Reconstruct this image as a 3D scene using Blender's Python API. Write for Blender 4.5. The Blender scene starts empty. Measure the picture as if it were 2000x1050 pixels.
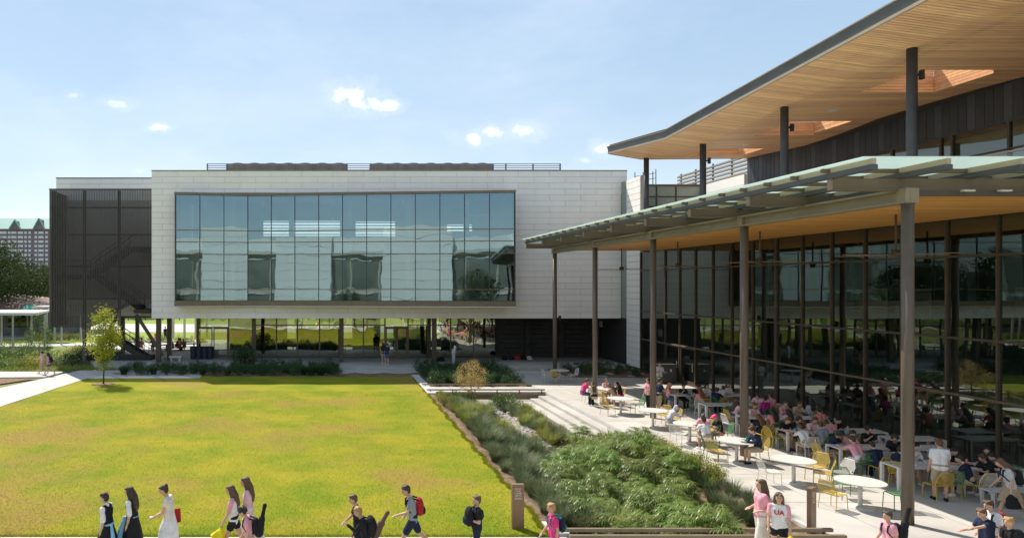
import bpy, bmesh, math, random
import numpy as np
from mathutils import Vector, Matrix
R = math.radians
rnd = random.Random(7)
nrs = np.random.RandomState(11)
S = bpy.context.scene
C = S.collection

# ------------------------------------------------------------------ camera
FPX, VX, VY, EYE = 1333.0, 650.0, 556.0, 6.2      # focal length (px of the 2000 px photo), vanishing point, eye height
cam = bpy.data.cameras.new('camera'); camo = bpy.data.objects.new('camera', cam); C.objects.link(camo)
camo.location = (0, 0, EYE); camo.rotation_euler = (R(90), 0, 0)
cam.sensor_width = 36; cam.lens = 36*FPX/2000
cam.shift_x = (1000-VX)/2000; cam.shift_y = (VY-525)/2000
cam.clip_start = .1; cam.clip_end = 4000
S.camera = camo

# ------------------------------------------------------------------ sun, sky, exposure
SUNV = Vector((-.42, .62, 1)).normalized()
EL = math.asin(SUNV.z); AZ = math.atan2(SUNV.x, SUNV.y)
sun = bpy.data.lights.new('sun', 'SUN'); sun.energy = 2.0; sun.angle = R(.5); sun.color = (1, .93, .82)
suno = bpy.data.objects.new('sun', sun); C.objects.link(suno)
suno.rotation_euler = (-SUNV).to_track_quat('-Z', 'Y').to_euler(); suno.location = (-20, 40, 60)
W = bpy.data.worlds.new('World'); S.world = W; W.use_nodes = True
SKYG, SKYV = .36, 1.0
def build_sky():
    nt = W.node_tree; N = nt.nodes; L = nt.links; N.clear()
    out = N.new('ShaderNodeOutputWorld'); bg = N.new('ShaderNodeBackground'); bg.inputs[1].default_value = .15
    sky = N.new('ShaderNodeTexSky'); sky.sky_type = 'NISHITA'; sky.sun_disc = False
    sky.sun_elevation = EL; sky.sun_rotation = AZ; sky.altitude = 0; sky.air_density = 1.0; sky.dust_density = .15; sky.ozone_density = 1.0
    tc = N.new('ShaderNodeTexCoord'); sep = N.new('ShaderNodeSeparateXYZ'); L.new(tc.outputs['Generated'], sep.inputs[0])
    def m(op, a, b=None, c=None):
        n = N.new('ShaderNodeMath'); n.operation = op
        for i, v in enumerate((a, b, c)):
            if v is None: continue
            if isinstance(v, (int, float)): n.inputs[i].default_value = v
            else: L.new(v, n.inputs[i])
        return n.outputs[0]
    # cumulus puffs: soft ellipses on the sky direction, broken up by noise
    yy = m('MAXIMUM', sep.outputs[1], .02)
    u = m('DIVIDE', sep.outputs[0], yy); v = m('DIVIDE', sep.outputs[2], yy)
    noi = N.new('ShaderNodeTexNoise'); noi.inputs['Scale'].default_value = 34; noi.inputs['Detail'].default_value = 8; noi.inputs['Roughness'].default_value = .62
    L.new(tc.outputs['Generated'], noi.inputs['Vector'])
    nz = m('MULTIPLY', m('SUBTRACT', noi.outputs[0], .51), 5.0)
    tot = None
    for (px, py, rx, ry, st) in ((688, 190, 42, 27, 1.3), (722, 200, 44, 21, 1.3), (752, 205, 32, 16, 1.2), (142, 188, 17, 10, .6), (230, 203, 27, 11, .8), (310, 249, 28, 8, .8),
                             (918, 272, 28, 14, .8), (964, 257, 30, 13, 1.0), (1021, 254, 30, 15, 1.1), (1188, 291, 30, 14, 1.1), (1140, 312, 22, 8, .45), (275, 334, 12, 5, .6)):
        du = m('DIVIDE', m('SUBTRACT', u, (px-VX)/FPX), rx/FPX); dv = m('DIVIDE', m('SUBTRACT', v, (VY-py)/FPX), ry/FPX)
        d2 = m('ADD', m('MULTIPLY', du, du), m('MULTIPLY', dv, dv))
        e = m('MULTIPLY', m('SUBTRACT', m('ADD', .85, nz), m('MULTIPLY', d2, 1.15)), st*.5)
        e = m('MINIMUM', m('MAXIMUM', e, 0), st)
        hal = m('MULTIPLY', m('MAXIMUM', m('SUBTRACT', m('ADD', .9, m('MULTIPLY', nz, .6)), m('MULTIPLY', d2, .3)), 0), .10*st)
        e = m('MAXIMUM', e, hal)
        tot = e if tot is None else m('MAXIMUM', tot, e)
    tot = m('MINIMUM', m('MULTIPLY', tot, .95), 1)
    # thin high veil all round the sky
    wv = N.new('ShaderNodeTexNoise'); wv.inputs['Scale'].default_value = 2.2; wv.inputs['Detail'].default_value = 7; wv.inputs['Roughness'].default_value = .6
    mp = N.new('ShaderNodeMapping'); mp.inputs['Scale'].default_value = (1, 1, 2.6); L.new(tc.outputs['Generated'], mp.inputs[0]); L.new(mp.outputs[0], wv.inputs['Vector'])
    veil = m('MULTIPLY', m('MAXIMUM', m('SUBTRACT', wv.outputs[0], .42), 0), .5)
    fac = m('MINIMUM', m('ADD', tot, veil), 1)
    hs = N.new('ShaderNodeHueSaturation'); hs.inputs['Saturation'].default_value = 1.65; hs.inputs['Value'].default_value = SKYV; gm = N.new('ShaderNodeGamma'); gm.inputs[1].default_value = SKYG; L.new(sky.outputs[0], gm.inputs[0]); L.new(gm.outputs[0], hs.inputs['Color'])
    mix = N.new('ShaderNodeMixRGB'); L.new(fac, mix.inputs[0]); L.new(hs.outputs[0], mix.inputs[1]); mix.inputs[2].default_value = (3.4, 3.36, 3.32, 1)
    L.new(mix.outputs[0], bg.inputs[0]); L.new(bg.outputs[0], out.inputs[0])
build_sky()
S.view_settings.view_transform = 'Standard'; S.view_settings.look = 'None'; S.view_settings.gamma = 1; S.view_settings.exposure = 1.68
S.view_settings.use_curve_mapping = False
S.cycles.use_denoising = True; S.cycles.use_adaptive_sampling = False
S.cycles.max_bounces = 8; S.cycles.transparent_max_bounces = 24; S.cycles.caustics_reflective = False; S.cycles.caustics_refractive = False

# ------------------------------------------------------------------ helpers
def P(x, y, Y):            # photo pixel at a known depth -> world point
    return Vector(((x-VX)*Y/FPX, Y, EYE-(y-VY)*Y/FPX))
def PX(x, Y): return (x-VX)*Y/FPX
def PZ(y, Y): return EYE-(y-VY)*Y/FPX
def G(x, y, z=0.):         # photo pixel on level ground
    Y = FPX*(EYE-z)/(y-VY); return Vector(((x-VX)*Y/FPX, Y, z))

def tag(o, label=None, cat=None, group=None, kind=None):
    if label: o['label'] = label
    if cat: o['category'] = cat
    if group: o['group'] = group
    if kind: o['kind'] = kind
    return o
def link(name, me, mat=None, parent=None, loc=(0, 0, 0), rz=0, scale=None):
    o = bpy.data.objects.new(name, me); C.objects.link(o); o.location = loc
    if rz: o.rotation_euler = (0, 0, rz)
    if scale: o.scale = (scale,)*3 if isinstance(scale, (int, float)) else scale
    if parent: o.parent = parent
    if mat and me is not None:
        if not me.materials: me.materials.append(mat)
        elif me.materials[0] is not mat:
            o.material_slots[0].link = 'OBJECT'; o.material_slots[0].material = mat
    return o
def empty(name, loc=(0, 0, 0), rz=0, label=None, cat=None, group=None, parent=None):
    o = bpy.data.objects.new(name, None); C.objects.link(o); o.location = loc; o.rotation_euler = (0, 0, rz); o.empty_display_size = .3
    if parent: o.parent = parent
    return tag(o, label, cat, group)
def kids(o): return [c for c in KID.get(o.name, [])]
KID = {}
def copy_tree(o, parent=None):
    c = o.copy(); C.objects.link(c); c.parent = parent
    for ch in o.children: copy_tree(ch, c)
    return c
def npmesh(name, V, Fc, smooth=False):
    me = bpy.data.meshes.new(name)
    V = np.asarray(V, dtype=np.float32); Fc = np.asarray(Fc, dtype=np.int32)
    k = Fc.shape[1]
    me.vertices.add(len(V)); me.vertices.foreach_set('co', V.ravel())
    me.loops.add(Fc.size); me.loops.foreach_set('vertex_index', Fc.ravel())
    me.polygons.add(len(Fc)); me.polygons.foreach_set('loop_start', np.arange(0, Fc.size, k, dtype=np.int32))
    me.polygons.foreach_set('loop_total', np.full(len(Fc), k, dtype=np.int32))
    if smooth: me.polygons.foreach_set('use_smooth', np.ones(len(Fc), dtype=bool))
    me.update(calc_edges=True); return me
class MB:
    def __init__(s): s.v = []; s.f = []
    def quad(s, a, b, c, d):
        n = len(s.v); s.v += [tuple(a), tuple(b), tuple(c), tuple(d)]; s.f.append((n, n+1, n+2, n+3)); return s
    def poly(s, pts):
        n = len(s.v); s.v += [tuple(p) for p in pts]; s.f.append(tuple(range(n, n+len(pts)))); return s
    def hexa(s, p):        # 8 points: bottom ring 0-3, top ring 4-7
        n = len(s.v); s.v += [tuple(q) for q in p]
        s.f += [tuple(n+i for i in q) for q in ((3, 2, 1, 0), (4, 5, 6, 7), (0, 1, 5, 4), (1, 2, 6, 5), (2, 3, 7, 6), (3, 0, 4, 7))]; return s
    def box(s, x0, x1, y0, y1, z0, z1):
        return s.hexa([(x0, y0, z0), (x1, y0, z0), (x1, y1, z0), (x0, y1, z0), (x0, y0, z1), (x1, y0, z1), (x1, y1, z1), (x0, y1, z1)])
    def bar(s, p, q, w, h, up=(0, 0, 1)):
        p = Vector(p); q = Vector(q); d = (q-p).normalized(); up = Vector(up)
        if abs(d.dot(up)) > .98: up = Vector((0, 1, 0))
        r = d.cross(up).normalized()*w/2; u = r.cross(d).normalized()*h/2
        return s.hexa([p-r-u, p+r-u, q+r-u, q-r-u, p-r+u, p+r+u, q+r+u, q-r+u])
    def prism(s, pts, z0, z1):
        n = len(s.v); k = len(pts)
        s.v += [(p[0], p[1], z0) for p in pts]+[(p[0], p[1], z1) for p in pts]
        s.f.append(tuple(n+i for i in reversed(range(k)))); s.f.append(tuple(n+k+i for i in range(k)))
        for i in range(k):
            j = (i+1) % k; s.f.append((n+i, n+j, n+k+j, n+k+i))
        return s
    def tube(s, pts, rad, n=8, closed=False, cap=True):
        pts = [Vector(p) for p in pts]; K = len(pts)
        if isinstance(rad, (int, float)): rad = [rad]*K
        b = len(s.v); prev = None
        for i, p in enumerate(pts):
            if closed: d = pts[(i+1) % K]-pts[i-1]
            else: d = pts[min(i+1, K-1)]-pts[max(i-1, 0)]
            d.normalize()
            if prev is None: a = d.orthogonal().normalized()
            else:
                a = prev-d*prev.dot(d)
                a = a.normalized() if a.length > 1e-5 else d.orthogonal().normalized()
            prev = a; c = d.cross(a)
            for j in range(n):
                t = 2*math.pi*j/n; s.v.append(tuple(p+(a*math.cos(t)+c*math.sin(t))*rad[i]))
        for i in range(K if closed else K-1):
            i2 = (i+1) % K
            for j in range(n):
                j2 = (j+1) % n; s.f.append((b+i*n+j, b+i*n+j2, b+i2*n+j2, b+i2*n+j))
        if cap and not closed:
            s.f.append(tuple(b+j for j in reversed(range(n)))); s.f.append(tuple(b+(K-1)*n+j for j in range(n)))
        return s
    def cyl(s, x, y, z0, z1, r, n=20, r1=None): return s.tube([(x, y, z0), (x, y, z1)], [r, r if r1 is None else r1], n)
    def ell(s, c, r, n=12, m=8, rot=None):
        b = len(s.v); c = Vector(c)
        for i in range(m+1):
            t = math.pi*i/m
            for j in range(n):
                q = 2*math.pi*j/n
                v = Vector((r[0]*math.sin(t)*math.cos(q), r[1]*math.sin(t)*math.sin(q), r[2]*math.cos(t)))
                if rot: v = rot @ v
                s.v.append(tuple(c+v))
        for i in range(m):
            for j in range(n):
                j2 = (j+1) % n; s.f.append((b+i*n+j, b+(i+1)*n+j, b+(i+1)*n+j2, b+i*n+j2))
        return s
    def mesh(s, name, off=(0, 0, 0), smooth=False):
        me = bpy.data.meshes.new(name); o = Vector(off)
        me.from_pydata([(x-o[0], y-o[1], z-o[2]) for x, y, z in s.v], [], s.f)
        if smooth: me.polygons.foreach_set('use_smooth', np.ones(len(me.polygons), dtype=bool))
        me.update(); return me
    def build(s, name, mat, parent=None, smooth=False, loc=None):
        off = Vector((0, 0, 0))
        if parent:
            q = parent
            while q: off += q.location; q = q.parent
        if loc is not None:
            loc = Vector(loc); me = s.mesh(name, loc, smooth); return link(name, me, mat, parent, loc-off)
        return link(name, s.mesh(name, off, smooth), mat, parent)
BOXC = {}
def boxo(name, mat, parent, x0, x1, y0, y1, z0, z1):      # a box object that shares its mesh with boxes of the same size
    key = (round(x1-x0, 3), round(y1-y0, 3), round(z1-z0, 3), mat.name)
    if key not in BOXC: 
        a, b, c = key[0]/2, key[1]/2, key[2]/2
        BOXC[key] = MB().box(-a, a, -b, b, -c, c).mesh(name)
    off = Vector((0, 0, 0)); q = parent
    while q: off += q.location; q = q.parent
    return link(name, BOXC[key], mat, parent, Vector(((x0+x1)/2, (y0+y1)/2, (z0+z1)/2))-off)

# ------------------------------------------------------------------ materials
def M(name, col, rough=.6, col2=None, scale=4., lo=.4, hi=.6, bump=0., bscale=60., metal=0., spec=.5, ovar=0., coord='pos', stretch=None, col3=None, scale3=.4, lo3=.45, hi3=.6, detail=5., trans=0., hvar=0.):
    m = bpy.data.materials.new(name); m.use_nodes = True; nt = m.node_tree; N = nt.nodes; L = nt.links
    b = N['Principled BSDF']; b.inputs['Roughness'].default_value = rough; b.inputs['Metallic'].default_value = metal; b.inputs['Specular IOR Level'].default_value = spec
    b.inputs['Base Color'].default_value = (*col, 1)
    if coord == 'pos': src = N.new('ShaderNodeNewGeometry').outputs['Position']
    else: src = N.new('ShaderNodeTexCoord').outputs['Object']
    if stretch:
        mp = N.new('ShaderNodeMapping'); mp.inputs['Scale'].default_value = stretch; L.new(src, mp.inputs[0]); src = mp.outputs[0]
    cur = None
    def layer(cur, c0, c1, sc, l, h):
        n = N.new('ShaderNodeTexNoise'); n.inputs['Scale'].default_value = sc; n.inputs['Detail'].default_value = detail; n.inputs['Roughness'].default_value = .6; L.new(src, n.inputs['Vector'])
        r = N.new('ShaderNodeMapRange'); r.inputs[1].default_value = l; r.inputs[2].default_value = h; L.new(n.outputs[0], r.inputs[0])
        x = N.new('ShaderNodeMixRGB'); L.new(r.outputs[0], x.inputs[0])
        if cur is None: x.inputs[1].default_value = (*c0, 1)
        else: L.new(cur, x.inputs[1])
        x.inputs[2].default_value = (*c1, 1); return x.outputs[0]
    if col2: cur = layer(None, col, col2, scale, lo, hi)
    if col3: cur = layer(cur, col, col3, scale3, lo3, hi3)
    if ovar or hvar:
        oi = N.new('ShaderNodeObjectInfo'); h = N.new('ShaderNodeHueSaturation')
        if ovar:
            r = N.new('ShaderNodeMapRange'); r.inputs[3].default_value = 1-ovar; r.inputs[4].default_value = 1+ovar; L.new(oi.outputs['Random'], r.inputs[0]); L.new(r.outputs[0], h.inputs['Value'])
        if hvar:
            r = N.new('ShaderNodeMapRange'); r.inputs[3].default_value = .5-hvar; r.inputs[4].default_value = .5+hvar; L.new(oi.outputs['Random'], r.inputs[0]); L.new(r.outputs[0], h.inputs['Hue'])
        if cur: L.new(cur, h.inputs['Color'])
        else: h.inputs['Color'].default_value = (*col, 1)
        cur = h.outputs[0]
    if cur: L.new(cur, b.inputs['Base Color'])
    if bump:
        n = N.new('ShaderNodeTexNoise'); n.inputs['Scale'].default_value = bscale; n.inputs['Detail'].default_value = 4; L.new(src, n.inputs['Vector'])
        bp = N.new('ShaderNodeBump'); bp.inputs['Strength'].default_value = bump; bp.inputs['Distance'].default_value = .02; L.new(n.outputs[0], bp.inputs['Height']); L.new(bp.outputs[0], b.inputs['Normal'])
    if trans:            # thin leaf: light comes through
        t = N.new('ShaderNodeBsdfTranslucent'); t.inputs[0].default_value = (col[0]*1.5, col[1]*1.5, col[2]*.8, 1)
        if cur:
            g = N.new('ShaderNodeGamma'); L.new(cur, g.inputs[0]); g.inputs[1].default_value = .85; L.new(g.outputs[0], t.inputs[0])
        mx = N.new('ShaderNodeMixShader'); mx.inputs[0].default_value = trans; L.new(b.outputs[0], mx.inputs[1]); L.new(t.outputs[0], mx.inputs[2]); L.new(mx.outputs[0], N['Material Output'].inputs[0])
    return m
def GLASS(name, tint, ior=1.5, boost=0., wave=0., refl=(1, 1, 1), wscale=.35):
    m = bpy.data.materials.new(name); m.use_nodes = True; nt = m.node_tree; N = nt.nodes; L = nt.links; N.remove(N['Principled BSDF'])
    tr = N.new('ShaderNodeBsdfTransparent'); tr.inputs[0].default_value = (*tint, 1)
    gl = N.new('ShaderNodeBsdfGlossy'); gl.inputs['Roughness'].default_value = 0.; gl.inputs[0].default_value = (*refl, 1)
    fr = N.new('ShaderNodeFresnel'); fr.inputs[0].default_value = ior
    ad = N.new('ShaderNodeMath'); ad.operation = 'ADD'; ad.use_clamp = True; L.new(fr.outputs[0], ad.inputs[0]); ad.inputs[1].default_value = boost
    mx = N.new('ShaderNodeMixShader'); L.new(ad.outputs[0], mx.inputs[0]); L.new(tr.outputs[0], mx.inputs[1]); L.new(gl.outputs[0], mx.inputs[2]); L.new(mx.outputs[0], N['Material Output'].inputs[0])
    if wave:
        g = N.new('ShaderNodeNewGeometry'); n = N.new('ShaderNodeTexNoise'); n.inputs['Scale'].default_value = wscale; n.inputs['Detail'].default_value = 1.5; L.new(g.outputs['Position'], n.inputs['Vector'])
        bp = N.new('ShaderNodeBump'); bp.inputs['Strength'].default_value = wave; bp.inputs['Distance'].default_value = .1; L.new(n.outputs[0], bp.inputs['Height']); L.new(bp.outputs[0], gl.inputs['Normal'])
    return m
def MESHY(name, col, open_=.4, rough=.5):     # perforated sheet: part of the light goes straight through the holes
    m = M(name, col, rough); nt = m.node_tree; N = nt.nodes; L = nt.links
    tr = N.new('ShaderNodeBsdfTransparent'); mx = N.new('ShaderNodeMixShader'); mx.inputs[0].default_value = open_
    L.new(N['Principled BSDF'].outputs[0], mx.inputs[1]); L.new(tr.outputs[0], mx.inputs[2]); L.new(mx.outputs[0], N['Material Output'].inputs[0]); return m
m_conc = M('concrete', (.46, .43, .39), .8, (.37, .345, .31), 1.3, .44, .7, bump=.08, bscale=40, ovar=.06, col3=(.52, .49, .45), scale3=.3, lo3=.4, hi3=.65)
m_conc2 = M('concrete_wall', (.58, .56, .53), .8, (.5, .48, .45), 1.5, bump=.1)
m_grass = M('lawn_turf', (.17, .215, .012), .9, (.30, .265, .022), .42, .36, .64, bump=.6, bscale=30, col3=(.28, .205, .045), scale3=.13, lo3=.50, hi3=.62, detail=10, spec=.1)
m_blade = M('grass_blade', (.15, .21, .012), .7, (.30, .27, .022), .42, .36, .64, spec=.2, trans=.4, col3=(.30, .205, .052), scale3=.13, lo3=.50, hi3=.62)
m_soil = M('mulch_soil', (.17, .11, .075), .95, (.27, .19, .13), 5, bump=1, bscale=25, spec=.1)
m_far = M('meadow_ground', (.16, .2, .05), .95, (.26, .25, .12), .12, bump=.5, bscale=6, spec=.1)
m_field = M('bright_field', (.22, .30, .05), .95, (.27, .32, .08), .3, spec=.1)
m_white = M('white_panel', (.92, .88, .835), .55, (.88, .84, .795), 1.2, .42, .75, stretch=(1.2, 1.2, .22), ovar=.025, spec=.35)
m_joint = M('panel_joint', (.45, .44, .42), .9)
m_bronze = M('bronze_metal', (.075, .053, .037), .45, (.09, .065, .046), 2., spec=.5)
m_bronzel = M('bronze_trim', (.19, .14, .085), .5, (.22, .165, .105), 2.)
m_colr = M('bronze_column', (.12, .09, .068), .42, (.132, .10, .078), 1.2)
m_purlin_lit = M('sunlit_purlin', (.52, .44, .32), .5, (.48, .40, .29), 2.)  # purlins coloured pale to stand in for sunlight on their sides
m_steel = M('grey_steel', (.085, .088, .098), .45, (.10, .10, .108), 1.)
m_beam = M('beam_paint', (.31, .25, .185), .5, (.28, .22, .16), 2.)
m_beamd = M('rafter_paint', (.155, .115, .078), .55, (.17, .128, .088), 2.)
m_charc = M('charcoal_metal', (.045, .046, .053), .5, (.06, .062, .072), 1.2)
m_brickd = M('dark_masonry', (.035, .034, .035), .85, (.05, .048, .047), 3, bump=.3, bscale=30)
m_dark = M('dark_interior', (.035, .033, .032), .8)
m_wood = M('cedar_plank', (.85, .49, .26), .5, (.74, .40, .20), 3., stretch=(.35, 5, 1), ovar=.14, hvar=.008, spec=.35)
m_wood2 = M('warm_plank', (.90, .475, .15), .5, (.80, .385, .105), 3., stretch=(.35, 5, 1), ovar=.13, hvar=.006, spec=.35)
m_glassb = GLASS('bay_glass', (.68, .77, .75), 1.5, .26, .09, (.58, .84, .97), .45)  # blue reflection tint of the bay stands in for deep blue sky
m_glassg = GLASS('ground_glass', (.36, .40, .33), 1.5, .34, .12, (.95, 1, .85), .6)
m_glassr = GLASS('hall_glass', (.42, .47, .44), 1.5, .12, .06, (.9, 1, .95), .4)
m_glassu = GLASS('clerestory_glass', (.45, .52, .45), 1.5, .07, .03)
m_spand = M('spandrel_glass', (.22, .27, .24), .2, (.25, .30, .27), .5, spec=.6)
m_whitep = M('white_paint', (.66, .64, .605), .4, (.62, .60, .565), 6)
# ================================================================== THE SETTING
def sheet(name, pts, z, mat, kind='structure'):
    return tag(MB().poly([(p[0], p[1], z) for p in pts]).build(name, mat), kind=kind)
XL, XP, YF, YB = 5.45, 12.3, 16.85, 39.6           # swale: lawn edge, patio edge, front bridge, back bridge
g = MB(); B = 1500
for a in ((-B, B, YB, 3000), (-B, B, -900, YF), (-B, XL, YF, YB), (XP, B, YF, YB)):
    g.quad((a[0], a[2], -.09), (a[1], a[2], -.09), (a[1], a[3], -.09), (a[0], a[3], -.09))
tag(g.build('ground', m_far), kind='structure')
# lawn, finely gridded so that it is not dead flat
def grid(name, x0, x1, y0, y1, nx, ny, zf, mat, keep=None):
    xs = np.linspace(x0, x1, nx+1); ys = np.linspace(y0, y1, ny+1); X, Y = np.meshgrid(xs, ys); Z = zf(X, Y)
    V = np.stack([X, Y, Z], -1).reshape(-1, 3); i = np.arange(nx*ny); r = i//nx; c = i % nx; a = r*(nx+1)+c
    Fc = np.stack([a, a+1, a+nx+2, a+nx+1], 1)
    if keep is not None:
        cen = V[Fc].mean(1); Fc = Fc[keep(cen[:, 0], cen[:, 1])]
    return link(name, npmesh(name, V, Fc, True), mat)
def lawnz(X, Y): return -.025+.012*np.sin(X*1.3+Y*.7)*np.sin(Y*.9-X*.4)
# the walk crosses the far left corner of the lawn
W0 = [G(-260, 850), G(0, 793), G(170, 738), G(300, 737)]
def lawn_keep(X, Y):
    a, b = W0[0], W0[2]
    return ((X-a.x)*(b.y-a.y)-(Y-a.y)*(b.x-a.x) > 0) | (X > b.x)
lw = grid('lawn', -34, XL-.02, YF, 46.6, 200, 150, lawnz, m_grass, lawn_keep); tag(lw, kind='structure')
# patio slabs with sawn joints: every slab an object of its own
patio = tag(MB().box(XP, 40, 4, 49.5, -.5, -.02).build('patio', m_conc2), kind='structure')
xs = [XP, 13.9, 16.4, 18.9, 21.9]; ys = [5+i*2.9 for i in range(16)]
for i in range(len(xs)-1):
    for j in range(len(ys)-1):
        boxo('slab', m_conc, patio, xs[i]+.012, xs[i+1]-.012, ys[j]+.012, ys[j+1]-.012, -.06, 0)
# front walk (people stroll along it), its bridge over the swale and the low wall at the lawn's edge
fw = tag(MB().box(-45, XP-.02, 12.4, YF-.02, -.4, -.03).build('front_walk', m_conc2), kind='structure')
for i in range(19):
    x0 = -44.6+i*3.0
    if x0+3 < XP: boxo('slab', m_conc, fw, x0+.008, x0+2.992, 12.42, YF-.03, -.06, -.004)
# walks at the far left
left_walk = tag(MB().prism([W0[0], W0[1], W0[2], G(390, 737.5), G(400, 722), G(158, 722.5), G(0, 757), G(-260, 800)], -.3, -.002).build('left_walk', m_conc), kind='structure')
tag(MB().prism([G(-300, 738), G(0, 736.5), G(88, 735.5), G(128, 725), G(-300, 725)], -.3, .003).build('garden_path', m_conc), kind='structure')
tag(MB().prism([G(-300, 677), G(60, 676), G(220, 674), G(330, 668), G(330, 664), G(220, 669), G(0, 671), G(-300, 672)], -.3, .002).build('far_path', m_conc), kind='structure')
tag(MB().prism([G(-500, 664), G(0, 661), G(160, 658), G(215, 656), G(215, 652), G(110, 649), G(80, 633), G(-500, 628)], -.3, .006).build('courtyard_paving', m_conc), kind='structure')
sheet('dirt_patch', [G(-200, 760), G(0, 749), G(75, 738), G(-200, 739)], -.012, m_soil)
# terrace in front of and under the far building
terr = tag(MB().prism([(-17.5, 50.3), (23.5, 50.3), (23.5, 75), (-24, 75), (-20, 56)], -.3, .19).build('terrace', m_conc2), kind='structure')
for i in range(16):
    x0 = -17.3+i*2.55; 
    boxo('slab', m_conc, terr, x0+.01, x0+2.54, 50.32, 53.2, .12, .2)
    boxo('slab', m_conc, terr, x0+.01, x0+2.54, 53.22, 56.5, .12, .2)
tag(MB().prism([(-32, 58), (-12, 58), (-9, 75), (40, 75), (40, 128), (-60, 128), (-60, 60)], -.2, -.05).build('back_field', m_field), kind='structure')
tag(MB().prism([(-70, 92), (40, 88), (40, 104), (-70, 112)], -.2, -.03).build('back_path', m_conc), kind='structure')
# bleacher steps up to the terrace and along the patio
stp = tag(MB().box(.65, 6.1, 48.2, 50.3, -.3, -.01).build('terrace_steps', m_conc2), kind='structure')
for k in range(3): boxo('step', m_conc, stp, .7, 6.05, 48.3+.66*k, 50.28, -.02+.066*k, .046+.066*k)
ps = tag(MB().box(10.9, XP-.02, 27.0, 39.2, -1.0, -.7).build('patio_steps', m_conc2), kind='structure')
for k in range(3):
    for j in range(4): boxo('step', m_conc, ps, 10.85+.48*k, 10.85+.48*(k+1)-.006, 27.2+3*j+.006, 27.2+3*j+2.994, -.8, -.46+.15*k)
boxo('step', m_conc, ps, 10.2, 10.84, 38.0, 39.15, -.9, -.55)
# bridges over the swale
def bridge(name, y0, y1, label, ykerb, x0=XL, x1=XP):
    t = empty(name, ((x0+x1)/2, (y0+y1)/2, 0), label=label, cat='footbridge')
    n = 9
    for i in range(n):
        a = x0+(x1-x0)*i/n; boxo('slab', m_conc, t, a+.006, a+(x1-x0)/n-.006, y0, y1, -.09, .004)
    for yk in ykerb:
        MB().box(x0, x1, yk-.05, yk+.05, -.42, -.1).build('edge_beam', m_bronzel, t)
        MB().box(x0, x1-.02, yk-.04, yk+.04, .10, .17).build('edge_rail', m_bronzel, t)
        for i in range(6):
            xx = x0+.2+(x1-x0-.4)*i/5; boxo('rail_post', m_bronze, t, xx-.025, xx+.025, yk-.03, yk+.03, -.1, .1)
    return t
bridge('footbridge', YB, 41.6, 'far concrete footbridge with low bronze edge rail over the planted swale', (YB-.06, 41.66))
m_bronzel2 = m_bronzel
t = empty('footbridge', (9, YF, 0), label='near bronze kerb rails of the front footbridge at the bottom of the picture', cat='footbridge')
for yk, z in ((YF+.03, .16), (YF-.42, .16)):
    MB().box(5.7, XP+.05, yk-.045, yk+.045, z-.05, z+.03).build('edge_rail', m_bronzel, t)
    for i in range(7): boxo('rail_post', m_bronze, t, 6.0+1.02*i, 6.05+1.02*i, yk-.03, yk+.03, -.05, z-.05)
MB().box(5.7, XP+.05, YF-.02, YF+.06, -.6, -.06).build('edge_beam', m_bronzel, t)
w = tag(MB().box(XL-.05, XL+.45, 38.9, 46.8, -.8, .05).build('lawn_kerb', m_conc2), 'white concrete kerb wall at the far corner of the lawn', 'kerb')
w = tag(MB().box(XL-.02, XL+.42, 16.9, 17.75, -.8, .06).build('lawn_kerb', m_conc2), 'short white concrete kerb beside the brown lawn sign', 'kerb')
tag(MB().box(XP-.14, XP+.0, YF, 27, -.9, .012).build('planter_kerb', m_conc2), 'long concrete planter kerb between the sedge and the patio', 'kerb')
# swale bed
SB = (XL, XP, YF+.05, YB-.1)
def swz(X, Y):
    t = np.clip((X-XL)/(XP-XL), 0, 1); d = np.minimum(t/.35, (1-t)/.28); d = np.clip(d, 0, 1)
    n = .05*np.sin(X*3.1+Y*1.7)*np.sin(Y*2.3-X)+.03*np.sin(X*7+Y*5)
    z = -.06-.74*(d*d*(3-2*d))+n
    return np.where((X > 10.15) & (Y > 26.8), np.minimum(z, -.78), z)
tag(grid('swale_bed', SB[0]-.02, SB[1], SB[2], SB[3], 60, 160, swz, m_soil), kind='structure')
tag(grid('planting_bed', -15.4, 12.0, 46.5, 50.4, 120, 24, lambda X, Y: -.03+.04*np.sin(X*3)*np.sin(Y*2.2), m_soil), kind='structure')
tag(grid('bridge_planting_bed', 5.9, 11.9, 41.75, 46.5, 30, 24, lambda X, Y: -.03+.04*np.sin(X*3)*np.sin(Y*2.2), m_soil), kind='structure')
tag(grid('side_planting_bed', 15.8, 21.9, 45.6, 53.0, 30, 30, lambda X, Y: .02+.04*np.sin(X*3)*np.sin(Y*2.2), m_soil), kind='structure')
tag(grid('garden_bed', -75, -14.6, 48.9, 68, 120, 40, lambda X, Y: -.02+.05*np.sin(X*2)*np.sin(Y*1.4), M('garden_ground', (.10, .15, .03), .95, (.2, .21, .06), 1.2, bump=.8, bscale=8),
         lambda X, Y: (Y > 49.2+(X+20)*(-.08)) & ((X < -21) | (Y < 52.5-.0*(X)))), kind='structure')
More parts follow.
